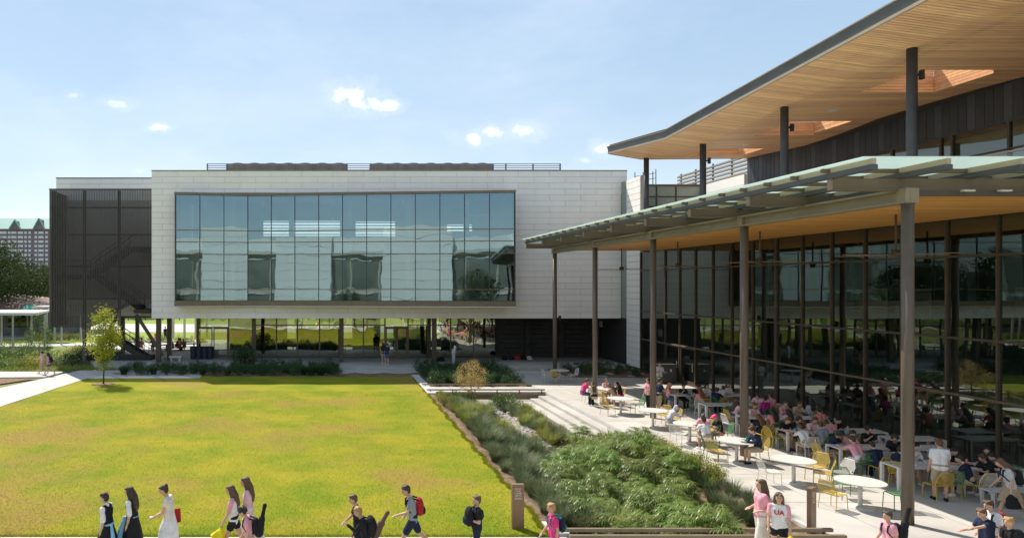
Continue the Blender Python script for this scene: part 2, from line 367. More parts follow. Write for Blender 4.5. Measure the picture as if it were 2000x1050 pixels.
# dry creek of stones
def stones(name, n, zf, pf, r0, r1, mat, seed):
    rs = np.random.RandomState(seed); b = MB(); b.ell((0, 0, 0), (1, 1, 1), 6, 4); v0 = np.array(b.v); f0 = np.array(b.f); V = []; Fc = []
    for i in range(n):
        x, y = pf(rs); r = r0+(r1-r0)*rs.rand()**2; a = rs.rand()*6.28; q = v0*(r*(1+.5*rs.rand()), r, r*.6)+rs.randn(len(v0), 3)*r*.07
        V.append(np.stack([q[:, 0]*math.cos(a)-q[:, 1]*math.sin(a)+x, q[:, 0]*math.sin(a)+q[:, 1]*math.cos(a)+y, q[:, 2]+zf(x, y)+r*.3], 1)); Fc.append(f0+i*len(v0))
    return tag(link(name, npmesh(name, np.concatenate(V), np.concatenate(Fc), True), mat), kind='stuff')
m_stone = M('creek_stone', (.42, .38, .35), .8, (.26, .235, .23), 2.2, bump=.3, col3=(.5, .42, .37), scale3=6)
def creek(rs):
    y = 22+rs.rand()*16.8; return 8.85+.35*math.sin(y*.6)+rs.randn()*.28+(38-y)*.01, y
tag(stones('creek_stones', 1500, lambda x, y: float(swz(np.array(x), np.array(y)))+.05, creek, .05, .17, m_stone, 3), 'pale and grey stones of the dry creek bed', 'stones')

# lawn blades: tufts in the part near the camera
def blades(name, n, x0, x1, y0, y1, h0, h1, zf, mat, seed, w=.011, keep=None):
    rs = np.random.RandomState(seed); y = y0+(y1-y0)*rs.rand(n)**1.6; x = x0+(x1-x0)*rs.rand(n)
    if keep is not None: k = keep(x, y); x = x[k]; y = y[k]; n = len(x)
    h = h0+(h1-h0)*rs.rand(n); a = rs.rand(n)*6.28; lx = np.cos(rs.rand(n)*6.28)*h*.8; ly = np.sin(rs.rand(n)*6.28)*h*.8; z = zf(x, y)-.005
    p0 = np.stack([x-np.cos(a)*w, y-np.sin(a)*w, z], 1); p1 = np.stack([x+np.cos(a)*w, y+np.sin(a)*w, z], 1); p2 = np.stack([x+lx, y+ly, z+h], 1)
    V = np.stack([p0, p1, p2], 1).reshape(-1, 3); Fc = np.arange(3*n).reshape(-1, 3)
    return tag(link(name, npmesh(name, V, Fc), mat), kind='stuff')
tag(blades('lawn_grass', 300000, -17, XL-.03, YF, 40, .015, .04, lawnz, m_blade, 5, .0065), 'short sunlit grass blades of the lawn', 'grass')

def edge_tufts():      # ragged lawn edge: longer blades along the border strips
    rs = np.random.RandomState(9); n = 15000; y = YF+(46-YF)*rs.rand(n)**1.5; x = XL-.10+.13*rs.rand(n)+.05*np.sin(y*3.1)+.03*np.sin(y*11)
    x2 = -17+22.4*rs.rand(9000); y2 = YF+.02+rs.rand(9000)*.06; x = np.concatenate([x, x2]); y = np.concatenate([y, y2]); n = len(x); h = .03+.07*rs.rand(n); a = rs.rand(n)*6.28; w = .008
    p0 = np.stack([x-np.cos(a)*w, y-np.sin(a)*w, 0*x-.05], 1); p1 = np.stack([x+np.cos(a)*w, y+np.sin(a)*w, 0*x-.05], 1); p2 = np.stack([x+rs.randn(n)*.05, y+rs.randn(n)*.04, h-.03], 1)
    tag(link('lawn_edge_grass', npmesh('lawn_edge_grass', np.stack([p0, p1, p2], 1).reshape(-1, 3), np.arange(3*n).reshape(-1, 3)), m_blade), 'uneven longer grass along the edges of the lawn', 'grass', kind='stuff')
edge_tufts()
# ================================================================== FAR BUILDING (white panel box with the folded bay window)
YA = 52.0
gb = empty('gallery_building', (4, 56, 0), label='long white panelled building with a wide folded bay window above a glazed ground floor', cat='building')
BX0, BX1, BX1L = PX(296, YA), PX(1225, YA), PX(1213, YA); BZ0, BZ1 = PZ(621.5, YA), PZ(334, YA)
ROW = (BZ1-BZ0)/25; PL = 2.36
def rects_minus(r, h):     # rectangle minus hole -> rectangles
    x0, x1, z0, z1 = r; a, b, c, d = h
    if x1 <= a or x0 >= b or z1 <= c or z0 >= d: return [r]
    o = []
    if x0 < a: o.append((x0, a, z0, z1))
    if x1 > b: o.append((b, x1, z0, z1))
    if z0 < c: o.append((max(x0, a), min(x1, b), z0, c))
    if z1 > d: o.append((max(x0, a), min(x1, b), d, z1))
    return o
HOLE = (PX(343, YA)+.0, PX(1005, YA), BZ0+2*ROW, BZ0+21.3*ROW)
GAP = .009
for i in range(25):
    z0 = BZ0+i*ROW; x = BX0-(PL/2 if i % 2 else 0)-.35; xe = BX1 if i >= 21 else BX1L
    while x < xe:
        r = (max(x, BX0), min(x+PL, xe), z0, z0+ROW)
        if r[1]-r[0] > .06:
            for q in rects_minus(r, HOLE):
                if q[1]-q[0] > .05 and q[3]-q[2] > .05: boxo('panel', m_white, gb, q[0]+GAP, q[1]-GAP, YA, YA+.05, q[2]+GAP, q[3]-GAP)
        x += PL
b = MB()
for q in rects_minus((BX0+.01, BX1L-.01, BZ0+.01, BZ1-.01), HOLE): b.box(q[0], q[1], YA+.052, YA+.3, q[2], q[3])
b.box(BX1L-.01, BX1-.01, YA+.052, YA+.3, BZ0+21*ROW, BZ1-.01)
b.build('wall', m_joint, gb)
MB().box(BX0, BX1, YA-.03, YA+.32, BZ1, BZ1+.07).build('parapet_cap', m_beam, gb)
b = MB(); b.box(BX0, BX0+.25, YA+.3, 66, BZ0, BZ1-.02); b.box(BX1L-.3, BX1L, YA+.3, 66, BZ0, BZ1-.02); b.build('side_wall', m_white, gb)
m_int = M('interior_wall', (.72, .71, .67), .8, (.68, .67, .63), .6); m_intc = M('interior_ceiling', (.75, .75, .72), .8); m_intf = M('interior_floor', (.3, .27, .24), .5, (.25, .23, .2), 1)
b = MB(); b.box(BX0+.3, BX1L-.3, YA+.35, 66, BZ1-.9, BZ1-.3); b.build('roof', m_intc, gb)
b = MB(); b.box(BX0+.3, BX1L-.3, YA+.3, 66, BZ0+.02, BZ0+1.0); b.build('underside', m_intf, gb)
b = MB(); b.box(BX0+.3, BX1L-.3, YA+.35, 66, 8.55, 9.35); b.build('floor_slab', m_intc, gb)
# rear wall with openings that show the sky
ops = [(-6.7, .7, 10.9, 12.35), (2.2, 6.0, 10.9, 12.3), (-10.2, -9.7, 10.4, 12.3), (11, 13.4, 10.6, 12)]
rs_ = [(BX0+.3, BX1L-.3, BZ0+1, BZ1-.9)]
for h in ops: rs_ = [q for r in rs_ for q in rects_minus(r, h)]
b = MB()
for q in rs_: b.box(q[0], q[1], 65.7, 66, q[2], q[3])
b.build('rear_wall', m_int, gb)
for h in ops[:4]:
    for k in range(5):
        z = h[2]+(h[3]-h[2])*(k+.5)/5; boxo('louvre', m_int, gb, h[0], h[1], 65.5, 65.68, z-.05, z+.05)
for x in (-8.2, -3.4, 1.4, 6.2, 11): boxo('interior_column', m_int, gb, x-.2, x+.2, 56, 56.4, BZ0+1, BZ1-.9)
for (x0, x1, y, z0, z1) in ((-11.5, -9.2, 59, 4.7, 8.5), (-2.2, 1.0, 60, 4.7, 8.5), (8.0, 13.6, 61, 4.7, 8.5), (-11.5, -7.5, 60, 9.4, 12.9), (6.5, 13.5, 61, 9.4, 11)): boxo('partition', m_int, gb, x0, x1, y, y+.15, z0, z1)
for x in (-10, -5.5, 0, 5.5, 10.5): boxo('ceiling_beam', m_int, gb, x-.15, x+.15, 53.5, 65, 12.4, 12.9)
MB().tube([(11.9+1.45*math.cos(a*R(15)), 55.5+1.45*math.sin(a*R(15)), 11.75) for a in range(24)], .05, 6, True).build('ring_lamp', m_whitep, gb)
# folded bay
A_ = Vector((PX(343, 51.0), 51.0, 0)); B_ = Vector((PX(484, 51.75), 51.75, 0)); C_ = Vector((PX(1005, 49.9), 49.9, 0))
ZT, ZB = 13.12, 4.56; ZR = [5.02, 5.86, 8.5, 9.41, 10.29, 12.93]
def bayslab(z0, z1, name, mat, out=0.):
    pts = [A_-Vector((0.08, out, 0)), B_-Vector((0, out, 0)), C_+Vector((.08, -out, 0)), Vector((C_.x+.08, 52.3, 0)), Vector((A_.x-.08, 52.3, 0))]
    return MB().prism(pts, z0, z1).build(name, mat, gb)
bayslab(12.93, ZT, 'bay_head', m_bronzel, .1); bayslab(4.62, 4.98, 'bay_sill', m_bronzel, .1); bayslab(4.555, 4.615, 'bay_drip', m_whitep, .14); bayslab(4.985, 5.015, 'bay_floor', m_intf, 0)
m_cheek = m_bronze
boxo('bay_cheek', m_bronze, gb, A_.x-.07, A_.x+.05, 51.0, 52.4, 4.98, 12.93); boxo('bay_cheek', m_bronze, gb, C_.x-.05, C_.x+.07, 49.9, 52.4, 4.98, 12.93)
def fromto(p, q, name, mat, w, h, parent, up=(0, 0, 1)): return MB().bar(p, q, w, h, up).build(name, mat, parent, loc=(Vector(p)+Vector(q))/2)
nodes = [A_.lerp(B_, k/3) for k in range(3)]+[B_.lerp(C_, k/11) for k in range(12)]
for k in range(14):
    p, q = nodes[k], nodes[k+1]; d = (q-p).normalized(); n = Vector((d.y, -d.x, 0))
    for r in range(5):
        z0, z1 = ZR[r], ZR[r+1]; e = d*.03
        mt = m_glassb
        pm = MB().quad(p+e+Vector((0, 0, z0+.02)), q-e+Vector((0, 0, z0+.02)), q-e+Vector((0, 0, z1-.02)), p+e+Vector((0, 0, z1-.02))).build('pane', mt, gb, loc=(p+q)/2+Vector((0, 0, (z0+z1)/2)))
        if r == 2: MB().quad(p+n*-.12+Vector((0, 0, z0)), q+n*-.12+Vector((0, 0, z0)), q+n*-.12+Vector((0, 0, z1)), p+n*-.12+Vector((0, 0, z1))).build('spandrel', m_spand, gb)
m_mull = M('dark_mullion', (.04, .055, .07), .4)
for k, p in enumerate(nodes):
    boxo('mullion', m_mull, gb, p.x-.028, p.x+.028, p.y-.05, p.y+.1, 4.99, 12.93)
for r in range(1, 5):
    for (p, q) in ((A_, B_), (B_, C_)): fromto(p+Vector((0, -.02, ZR[r])), q+Vector((0, -.02, ZR[r])), 'transom', m_bronzel, .12, .055, gb)
# seats behind the bay
for (x, y, z) in ((PX(620, 53.5), 53.5, 5.02), (PX(715, 54), 54, 5.02), (PX(372, 53), 53, 5.02), (PX(590, 53.2), 53.2, 5.02)):
    tag(MB().cyl(x, y, z, z+.45, .45, 16, .48).build('ottoman', M('mustard_fabric', (.45, .28, .03), .8)), 'round mustard ottoman behind the bay window, seen low in its glass', 'ottoman', 'ottomans behind the bay window')
# ground floor
YG = 56.6; gx = [385, 447, 498, 540, 581, 624, 667, 710, 752, 797, 838, 880, 925, 968]
for k in range(len(gx)-1):
    x0, x1 = PX(gx[k], YG), PX(gx[k+1], YG)
    boxo('mullion', m_bronzel, gb, x0-.05, x0+.05, YG-.06, YG+.08, .2, BZ0)
    if gx[k] in (385, 752):     # pairs of doors
        zt = 2.65; xm = (x0+x1)/2
        for (a, c) in ((x0+.06, xm-.02), (xm+.02, x1-.06)):
            dr = MB(); dr.box(a, a+.1, YG-.03, YG+.03, .22, zt); dr.box(c-.1, c, YG-.03, YG+.03, .22, zt); dr.box(a+.1, c-.1, YG-.03, YG+.03, .22, .42); dr.box(a+.1, c-.1, YG-.03, YG+.03, zt-.1, zt)
            d_ = dr.build('door', m_bronzel, gb, loc=((a+c)/2, YG, .22))
            MB().quad((a+.1, YG, .42), (c-.1, YG, .42), (c-.1, YG, zt-.1), (a+.1, YG, zt-.1)).build('pane', m_glassg, d_)
            MB().tube([(c-.16, YG-.08, 1.0), (c-.16, YG-.08, 1.4)], .015, 6).build('handle', m_whitep, d_)
        MB().quad((x0+.05, YG, zt+.08), (x1-.05, YG, zt+.08), (x1-.05, YG, BZ0), (x0+.05, YG, BZ0)).build('pane', m_glassg, gb)
        boxo('transom', m_bronzel, gb, x0+.05, x1-.05, YG-.05, YG+.05, zt, zt+.08)
    elif gx[k] == 447:
        boxo('wall_panel', M('olive_panel', (.11, .115, .06), .3, (.15, .15, .07), .4, spec=.6), gb, x0+.05, x1-.05, YG+.2, YG+.24, .2, BZ0); MB().quad((x0+.05, YG, .25), (x1-.05, YG, .25), (x1-.05, YG, BZ0), (x0+.05, YG, BZ0)).build('pane', m_glassg, gb)
    else:
        for (a, c) in ((.25, 2.82), (2.9, BZ0)):
            MB().quad((x0+.05, YG, a), (x1-.05, YG, a), (x1-.05, YG, c), (x0+.05, YG, c)).build('pane', m_glassg, gb, loc=((x0+x1)/2, YG, (a+c)/2))
        boxo('transom', m_bronzel, gb, x0+.05, x1-.05, YG-.05, YG+.05, 2.82, 2.9)
boxo('base_rail', m_bronze, gb, PX(447, YG), PX(968, YG), YG-.07, YG+.07, .2, .28)
# dark masonry wall, laid in long courses
X0, X1 = PX(968, YG), 24.5; k = 0; z = .2
while z < BZ0-.05:
    x = X0-(.9 if k % 2 else 0)
    while x < X1:
        a, c = max(x, X0), min(x+1.8, X1)
        if c-a > .1: boxo('masonry_block', m_brickd, gb, a+.006, c-.006, YG-.05, YG+.2, z+.006, min(z+.38, BZ0)-.006)
        x += 1.8
    z += .385; k += 1
MB().box(X0, X1, YG+.2, 66, .2, BZ0).build('masonry_core', m_dark, gb)
for x in (1030, 1096, 1165): boxo('pilaster', m_brickd, gb, PX(x, 56.3)-.2, PX(x, 56.3)+.2, 56.2, 56.5, .2, BZ0)
b = MB(); b.box(PX(447, YG), X0, 66.5, 66.6, .2, 1.0); b.build('rear_sill', m_dark, gb)
for i in range(9): boxo('rear_mullion', m_bronze, gb, -8.5+2.7*i, -8.4+2.7*i, 66.45, 66.6, .2, BZ0)
for (x, y, w) in ((310, 53.2, .17), (331, 55, .17), (388, 57, .15), (667, 53, .17), (838, 56.2, .14), (848, 53, .17), (496, 53.2, .15)):
    boxo('column', m_bronze, gb, PX(x, y)-w, PX(x, y)+w, y-w, y+w, .2, BZ0+.02)
for (x0_, x1_, z1_) in ((-8.0, -4.2, 3.66), (-3.4, .6, 2.2), (1.8, 4.4, 3.66), (5.6, 9.0, 2.4), (10, 13.4, 3.66)): boxo('added_partition', M('olive_wall', (.20, .20, .13), .8), gb, x0_, x1_, 63, 63.15, .2, z1_)  # partitions added to hide the bright field behind the glazing
# furniture silhouettes inside the ground floor
m_fur = M('dark_furniture', (.06, .055, .05), .6)
for i in range(11):
    x = -7.2+1.85*i; y = 58.2+(i % 3)*.9
    t = empty('cafe_table', (x, y, .2), label='dark cafe table behind the ground floor glazing of the white building', cat='table', group='cafe tables inside the white building')
    MB().cyl(x, y, .92, .96, .4, 12).build('table_top', m_fur, t); MB().cyl(x, y, .22, .92, .04, 8).build('leg', m_fur, t); MB().cyl(x, y, .2, .22, .25, 10).build('base', m_fur, t)
    c_ = empty('cafe_chair', (x+.7, y, .2), label='dark cafe chair behind the ground floor glazing of the white building', cat='chair', group='cafe chairs inside the white building')
    boxo('seat', m_fur, c_, x+.5, x+.92, y-.2, y+.2, .62, .66); boxo('backrest', m_fur, c_, x+.88, x+.92, y-.2, y+.2, .72, 1.08)
    for sx in (.52, .88):
        for sy in (-.18, .18): boxo('leg', m_fur, c_, x+sx, x+sx+.03, y+sy-.015, y+sy+.015, .2, .62)
# roof top: rail and louvred cooling units
for k in range(14):
    x = PX(405+k*53, 56); boxo('roof_post', m_steel, gb, x-.05, x+.05, 55.95, 56.05, BZ1-.3, PZ(319.5, 56))
for z in (PZ(320, 56), PZ(324, 56), PZ(328, 56), PZ(332, 56)): boxo('roof_rail', m_steel, gb, PX(405, 56), PX(1093, 56), 55.98, 56.02, z-.025, z+.025)
m_louv = M('louvre_brown', (.20, .165, .14), .6, (.16, .13, .11), 1.5)
for (x0, x1, n, lab) in ((443, 678, 7, 'left'), (724, 963, 7, 'right')):
    X0_, X1_ = PX(x0, 58), PX(x1, 58); zt = PZ(320, 58)
    t = empty('cooling_unit', ((X0_+X1_)/2, 59, BZ1-.3), label='%s of the two long brown louvred cooling units on the white roof' % lab, cat='cooling unit', group='roof cooling units')
    MB().box(X0_, X1_, 58.06, 61, BZ1-.3, zt).build('housing', m_louv, t)
    for k in range(6): z = BZ1-.1+k*(zt-BZ1)/6; boxo('louvre', m_louv, t, X0_, X1_, 57.95, 58.06, z, z+.09)
    for k in range(n+1):
        xx = X0_+(X1_-X0_)*k/n; boxo('post', m_steel, t, xx-.05, xx+.05, 57.9, 57.95, BZ1-.3, zt)
    for k in range(n):
        xx = X0_+(X1_-X0_)*(k+.5)/n; MB().cyl(xx, 59.3, zt, zt+.24, .66, 16, .5).build('fan_cowl', m_louv, t)
# left wing behind the stair screen
wx0, wx1, wy = PX(110, 55.8), BX0, 55.8
k = 0; z = 3.65
while z < 14.85:
    x = wx0-(PL/2 if k % 2 else 0)
    while x < wx1:
        a, c = max(x, wx0), min(x+PL, wx1)
        if c-a > .1 and (z > 13 or z < 4.9): boxo('panel', m_white, gb, a+GAP, c-GAP, wy-.05, wy, z+GAP, min(z+ROW, 14.9)-GAP)
        x += PL
    z += ROW; k += 1
MB().box(wx0+.01, wx1, wy+.002, 66, 3.66, 14.88).build('wing_wall', M('wing_wall', (.5, .48, .45), .8), gb)
MB().box(wx0-.02, wx1, wy-.08, wy+.2, 14.9, 14.96).build('parapet_cap', m_beam, gb)

# ------------------------------------------------------------------ stair tower in its dark metal screen
st = empty('stair_tower', (-18, 54, 0), label='dark metal screened stair tower at the left end of the white building', cat='stair tower')
m_scr = MESHY('screen_mesh', (.085, .074, .064), .40); m_fin = M('screen_fin', (.095, .083, .072), .5, (.115, .10, .088), .7)
SY = 52.3; sx0, sx1 = PX(98, SY), BX0-.03; sz1 = PZ(371, SY)
def sbot(X):
    x = VX+X*FPX/SY
    if x < 176: return PZ(639, SY)
    if x > 250: return PZ(593, SY)
    return PZ(639, SY)+(PZ(593, SY)-PZ(639, SY))*(x-176)/74
n = 62
for i in range(n+1):
    X = sx0+(sx1-sx0)*i/n; boxo('fin', m_fin, st, X-.014, X+.014, SY-.04, SY+.04, round(sbot(X), 1), sz1)
pts = [sx0, PX(176, SY), PX(250, SY), sx1]
for a, c in zip(pts, pts[1:]):
    MB().quad((a, SY+.08, sbot(a+.001)), (c, SY+.08, sbot(c-.001)), (c, SY+.08, sz1), (a, SY+.08, sz1)).build('mesh_panel', m_scr, st)
MB().quad((sx0, SY+.08, sbot(sx0)), (sx0, wy, sbot(sx0)), (sx0, wy, sz1), (sx0, SY+.08, sz1)).build('mesh_panel', m_scr, st)
for i in range(12): y = SY+.35*i; MB().box(sx0-.05, sx0+.05, y-.03, y+.03, sbot(sx0), sz1).build('fin', m_fin, st) if y < wy else None
MB().box(sx0-.06, sx1, SY-.08, SY+.12, sz1, sz1+.1).build('top_rail', m_fin, st)
for y in (405, 458, 520, 583): boxo('girt', m_fin, st, sx0, sx1 if y < 580 else PX(245, SY), SY+.12, SY+.2, PZ(y, SY)-.06, PZ(y, SY)+.06)
for x in (105, 164, 232): boxo('post', m_fin, st, PX(x, 52.6)-.11, PX(x, 52.6)+.11, 52.6, 52.82, .19 if x == 164 else 3.0, sz1)
m_str = M('stair_steel', (.02, .018, .017), .5)
def flight(p, q, y0, y1, nst, parent):
    p = Vector(p); q = Vector(q)
    for y in (y0, y1): fromto((p.x, y, p.z), (q.x, y, q.z), 'stringer', m_str, .08, .42, parent)
    for k in range(nst):
        f = (k+.5)/nst; c = p.lerp(q, f); boxo('tread', m_str, parent, c.x-.17, c.x+.17, y0+.04, y1-.04, c.z+.02, c.z+.07)
    for y in (y0, y1):
        fromto((p.x, y, p.z+1.1), (q.x, y, q.z+1.1), 'handrail', m_str, .05, .05, parent); fromto((p.x, y, p.z+.7), (q.x, y, q.z+.7), 'handrail', m_str, .03, .03, parent)
        for k in range(5): c = p.lerp(q, k/4); boxo('baluster', m_str, parent, c.x-.02, c.x+.02, y-.02, y+.02, c.z, c.z+1.1)
def pp(x, y, Y=53.4): return P(x, y, Y)
flight(pp(180, 536), pp(256, 484), 53.0, 54.2, 12, st); flight(pp(180, 541), pp(268, 604), 54.3, 55.5, 12, st)
a, c = pp(100, 536), pp(180, 536); MB().box(a.x+.2, c.x, 53, 55.6, a.z-.35, a.z).build('landing', m_str, st); 
for z in (.7, 1.1): fromto((a.x+.2, 53, a.z+z), (c.x, 53, a.z+z), 'handrail', m_str, .05, .05, st)
a, c = pp(254, 482), pp(296, 482); MB().box(a.x, c.x, 53, 55.6, a.z-.35, a.z).build('landing', m_str, st)
a, c = pp(264, 606), pp(296, 606); MB().box(a.x, c.x, 53, 55.6, a.z-.2, a.z+.1).build('landing', m_str, st)
# lowest flight, visible below the building, and the raking struts
flight(Vector((PX(287, 55), 0, .35)), Vector((PX(212, 55), 0, PZ(628, 55)-1.0)), 54.3, 55.6, 9, st)
MB().box(PX(224, 55)-2.2, PX(289, 55)+.4, 54.3, 55.8, .2, .55).build('plinth', m_dark, st)
for (p, q) in (((318, 694, 54.5), (266, 614, 54.5)), ((204, 660, 54.2), (233, 612, 54.2)), ((331, 700, 55), (331, 620, 55))): fromto(P(*p), P(*q), 'strut', m_fin, .2, .24, st)
fromto(P(180, 634, 52.6), P(252, 592, 52.6), 'edge_beam', m_fin, .3, .28, st)
boxo('tie', m_fin, st, PX(204, 57), BX0+1, 57, 57.2, PZ(620, 57), PZ(617, 57))
for x in (240, 268): boxo('post', m_fin, st, PX(x, 57.5)-.14, PX(x, 57.5)+.14, 57.4, 57.68, .19, 3.66)
# ================================================================== DINING HALL on the right (glass wall, canopy, upper roof)
XG = 22.0
hall = empty('dining_hall', (28, 33, 0), label='dark glass-walled dining hall along the right side of the patio', cat='building')
my = [48.7, 47.0]+[45.1-1.88*k for k in range(17)]
zs = [.12, 2.35, 4.33, 7.2, 8.5]
for k, y in enumerate(my):
    big = k in (8, 12, 16)
    w = .085 if big else .036
    boxo('mullion', m_bronze, hall, XG-.08, XG+.08, y-w, y+w, .0, 8.52)
    if k < len(my)-1:
        y2 = my[k+1]
        for r in range(4):
            if r == 0 and k in (2, 3):
                d = MB(); z0, z1 = .05, 2.3
                for (a, c) in ((y2+.06, y2+.16), (y-.16, y-.06)): d.box(XG-.04, XG+.04, a, c, z0, z1)
                d.box(XG-.04, XG+.04, y2+.16, y-.16, z0, z0+.2); d.box(XG-.04, XG+.04, y2+.16, y-.16, z1-.1, z1)
                d_ = d.build('door', m_bronze, hall, loc=(XG, (y+y2)/2, .05)); MB().quad((XG, y-.16, z0+.2), (XG, y2+.16, z0+.2), (XG, y2+.16, z1-.1), (XG, y-.16, z1-.1)).build('pane', m_glassr, d_)
                MB().tube([(XG-.12, y2+.2, .9), (XG-.12, y2+.2, 1.35)], .018, 6).build('handle', m_whitep, d_)
                continue
            z0, z1 = zs[r]+.02, zs[r+1]-.02
            MB().quad((XG, y-w, z0), (XG, y2+w, z0), (XG, y2+w, z1), (XG, y-w, z1)).build('pane', m_glassr, hall, loc=(XG, (y+y2)/2, (z0+z1)/2))
for z in zs[1:4]: boxo('transom', m_beamd if z < 3 else m_bronze, hall, XG-.10, XG+.06, my[-1], my[0], z-.04, z+.04)
boxo('base_rail', m_bronze, hall, XG-.1, XG+.1, my[-1], my[0], 0, .12)
# white panelled return at the far end of the glass
k = 0; z = .25
while z < 13.9:
    boxo('panel', m_white, hall, XG-.03, XG+.03, 48.8, 51.05, z+.012, min(z+ROW, 14)-.012); z += ROW
MB().box(XG+.035, XG+.3, 48.78, 51.06, .2, 14).build('return_wall', m_joint, hall)
MB().box(XG-.02, XG+.1, 51.1, 52.0, 3.7, 14).build('slot_window', m_spand, hall)
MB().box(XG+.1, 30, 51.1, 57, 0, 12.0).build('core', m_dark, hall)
# inside the hall
MB().box(XG+.2, 36, 8, 48.6, -.1, .02).build('floor', M('hall_floor', (.3, .28, .26), .35, (.34, .32, .29), .6), hall)
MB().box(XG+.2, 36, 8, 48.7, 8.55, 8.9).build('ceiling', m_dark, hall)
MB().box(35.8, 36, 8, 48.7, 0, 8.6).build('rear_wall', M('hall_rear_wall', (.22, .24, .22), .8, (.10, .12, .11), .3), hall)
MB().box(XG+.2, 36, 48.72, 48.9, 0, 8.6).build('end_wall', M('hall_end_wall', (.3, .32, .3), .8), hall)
for (y0, y1, z0, z1, x) in ((26.6, 29.4, 4.3, 6.1, 30), (34.3, 35.3, 4.5, 6.0, 30), (37, 38.8, 4.4, 6.0, 30), (30, 31, 4.6, 6.1, 31), (20, 23, 4.2, 6.3, 29)): boxo('wall_panel', M('pale_board', (.62, .60, .52), .8), hall, x, x+.08, y0, y1, z0, z1)  # pale upright boards inside the hall
for i in range(5): boxo('interior_column', m_dark, hall, 28.0, 28.4, 15+7.1*i, 15.4+7.1*i, 0, 8.6)
# storey above: terrace deck, dark panel wall, ribbon windows
MB().box(XG-.3, 29, 8, 48.9, 8.92, 9.5).build('terrace_deck', m_conc2, hall)
XW = 28.7
def e_(Y): return EYE+np.where(Y > 39.2, 8.35+(Y-39.2)*.090, 8.35+(39.2-Y)*.047)
def c_(Y): return EYE+np.where(Y > 39.2, 8.10+(Y-39.2)*.073, 8.10+(39.2-Y)*.043)
def w_(Y): return EYE+np.where(Y > 39.2, 8.33+(Y-39.2)*.053, 8.33+(39.2-Y)*.026)
XE, XC, YE0, YE1 = 19.1, 21.4, 9.0, 47.3
def sofz(X, Y):
    e, c, w = float(e_(Y)), float(c_(Y)), float(w_(Y))
    return e+(c-e)*(X-XE)/(XC-XE) if X < XC else c+(w-c)*(X-XC)/(XW-XC)
y = YE1-.02; k = 0
m_panels = [M('charcoal_panel', (.040, .041, .047), .5, (.047, .048, .055), 1.5), M('charcoal_panel_light', (.075, .076, .083), .5, (.067, .068, .075), 1.5)]
while y > YE0:
    wdt = .42; z1 = float(w_(y-wdt/2))-.005; z0 = 9.5 if y > 36.8 else 13.17
    MB().hexa([(XW, y-wdt+.012, z0), (XW+.06, y-wdt+.012, z0), (XW+.06, y-.012, z0), (XW, y-.012, z0), (XW, y-wdt+.012, float(w_(y-wdt))-.01), (XW+.06, y-wdt+.012, float(w_(y-wdt))-.01), (XW+.06, y-.012, float(w_(y))-.01), (XW, y-.012, float(w_(y))-.01)]).build('wall_panel', m_panels[1 if k % 4 == 3 else 0], hall)
    y -= wdt; k += 1
MB().box(XW+.07, 34, YE0, YE1-.05, 13.2, 14.5).build('upper_wall', m_dark, hall); MB().box(XW+.07, 34, 36.8, YE1-.05, 9.5, 13.2).build('upper_wall', m_dark, hall)
wy_ = [36.7, 35.0, 32.2, 31.6, 28.95, 26.3, 23.6, 21, 18, 15, 12]
for a, c in zip(wy_, wy_[1:]):
    MB().quad((XW+.02, a-.05, 12.0), (XW+.02, c+.05, 12.0), (XW+.02, c+.05, 13.1), (XW+.02, a-.05, 13.1)).build('pane', m_glassu, hall)
    boxo('mullion', m_bronze, hall, XW-.06, XW+.08, a-.05, a+.05, 10.4, 13.17)
    MB().quad((XW+.02, a-.05, 10.4), (XW+.02, c+.05, 10.4), (XW+.02, c+.05, 11.94), (XW+.02, a-.05, 11.94)).build('pane', m_glassu, hall)
boxo('transom', m_bronze, hall, XW-.05, XW+.06, 12, 36.7, 11.94, 12.0); boxo('transom', m_charc, hall, XW-.05, XW+.06, 12, 36.7, 13.1, 13.17)
MB().box(XW+1.5, XW+1.6, 10, 36.7, 10.2, 13.2).build('blind', M('pale_blind', (.5, .55, .33), .8), hall)
MB().box(XW-.04, XW+.1, 10, 36.7, 9.5, 10.4).build('upstand', m_charc, hall)
for i in range(14): boxo('balustrade_post', m_beam, hall, XG+.35, XG+.4, 12+1.9*i, 12.05+1.9*i, 9.5, 10.57)
boxo('balustrade_rail', m_beam, hall, XG+.34, XG+.42, 10, 38.6, 10.57, 10.63)
MB().quad((XG+.37, 38, 9.6), (XG+.37, 10, 9.6), (XG+.37, 10, 10.55), (XG+.37, 38, 10.55)).build('balustrade_glass', GLASS('rail_glass', (.8, .85, .83), 1.5, .05), hall)
# link bridge, louvre screen and sunlit white end beyond
LX0, LX1, LY = PX(1226, 53.4), PX(1390, 53.4), 53.4; lz = [PZ(412, LY), PZ(403, LY), PZ(384, LY), PZ(363, LY)]
m_pale = M('pale_green_glass', (.36, .37, .27), .25, (.32, .34, .25), .4, spec=.6)
lxs = [PX(q, LY) for q in (1226, 1282, 1320, 1388)]
for a, c in zip(lxs, lxs[1:]):
    for r in (1, 2): boxo('pane', m_pale, hall, a+.04, c-.04, LY, LY+.04, lz[r]+.03, lz[r+1]-.03)
    boxo('mullion', m_bronze, hall, c-.05, c+.05, LY-.05, LY+.06, lz[0], lz[3])
boxo('transom', m_bronze, hall, LX0, LX1, LY-.06, LY+.02, lz[2]-.04, lz[2]+.04); boxo('coping', m_bronzel, hall, LX0, LX1+.1, LY-.1, LY+.3, lz[3], lz[3]+.12)
MB().box(LX0, LX1, LY+.05, LY+3, 9, lz[3]-.01).build('link_core', m_dark, hall)
for k in range(6):
    z = 9.6+ROW*1.6*k; z1 = z+ROW*1.6-.02
    MB().box(XW-.1, XW+.1, 47.45, 53.0, z, min(z1, 13.95)).build('panel', m_white, hall)
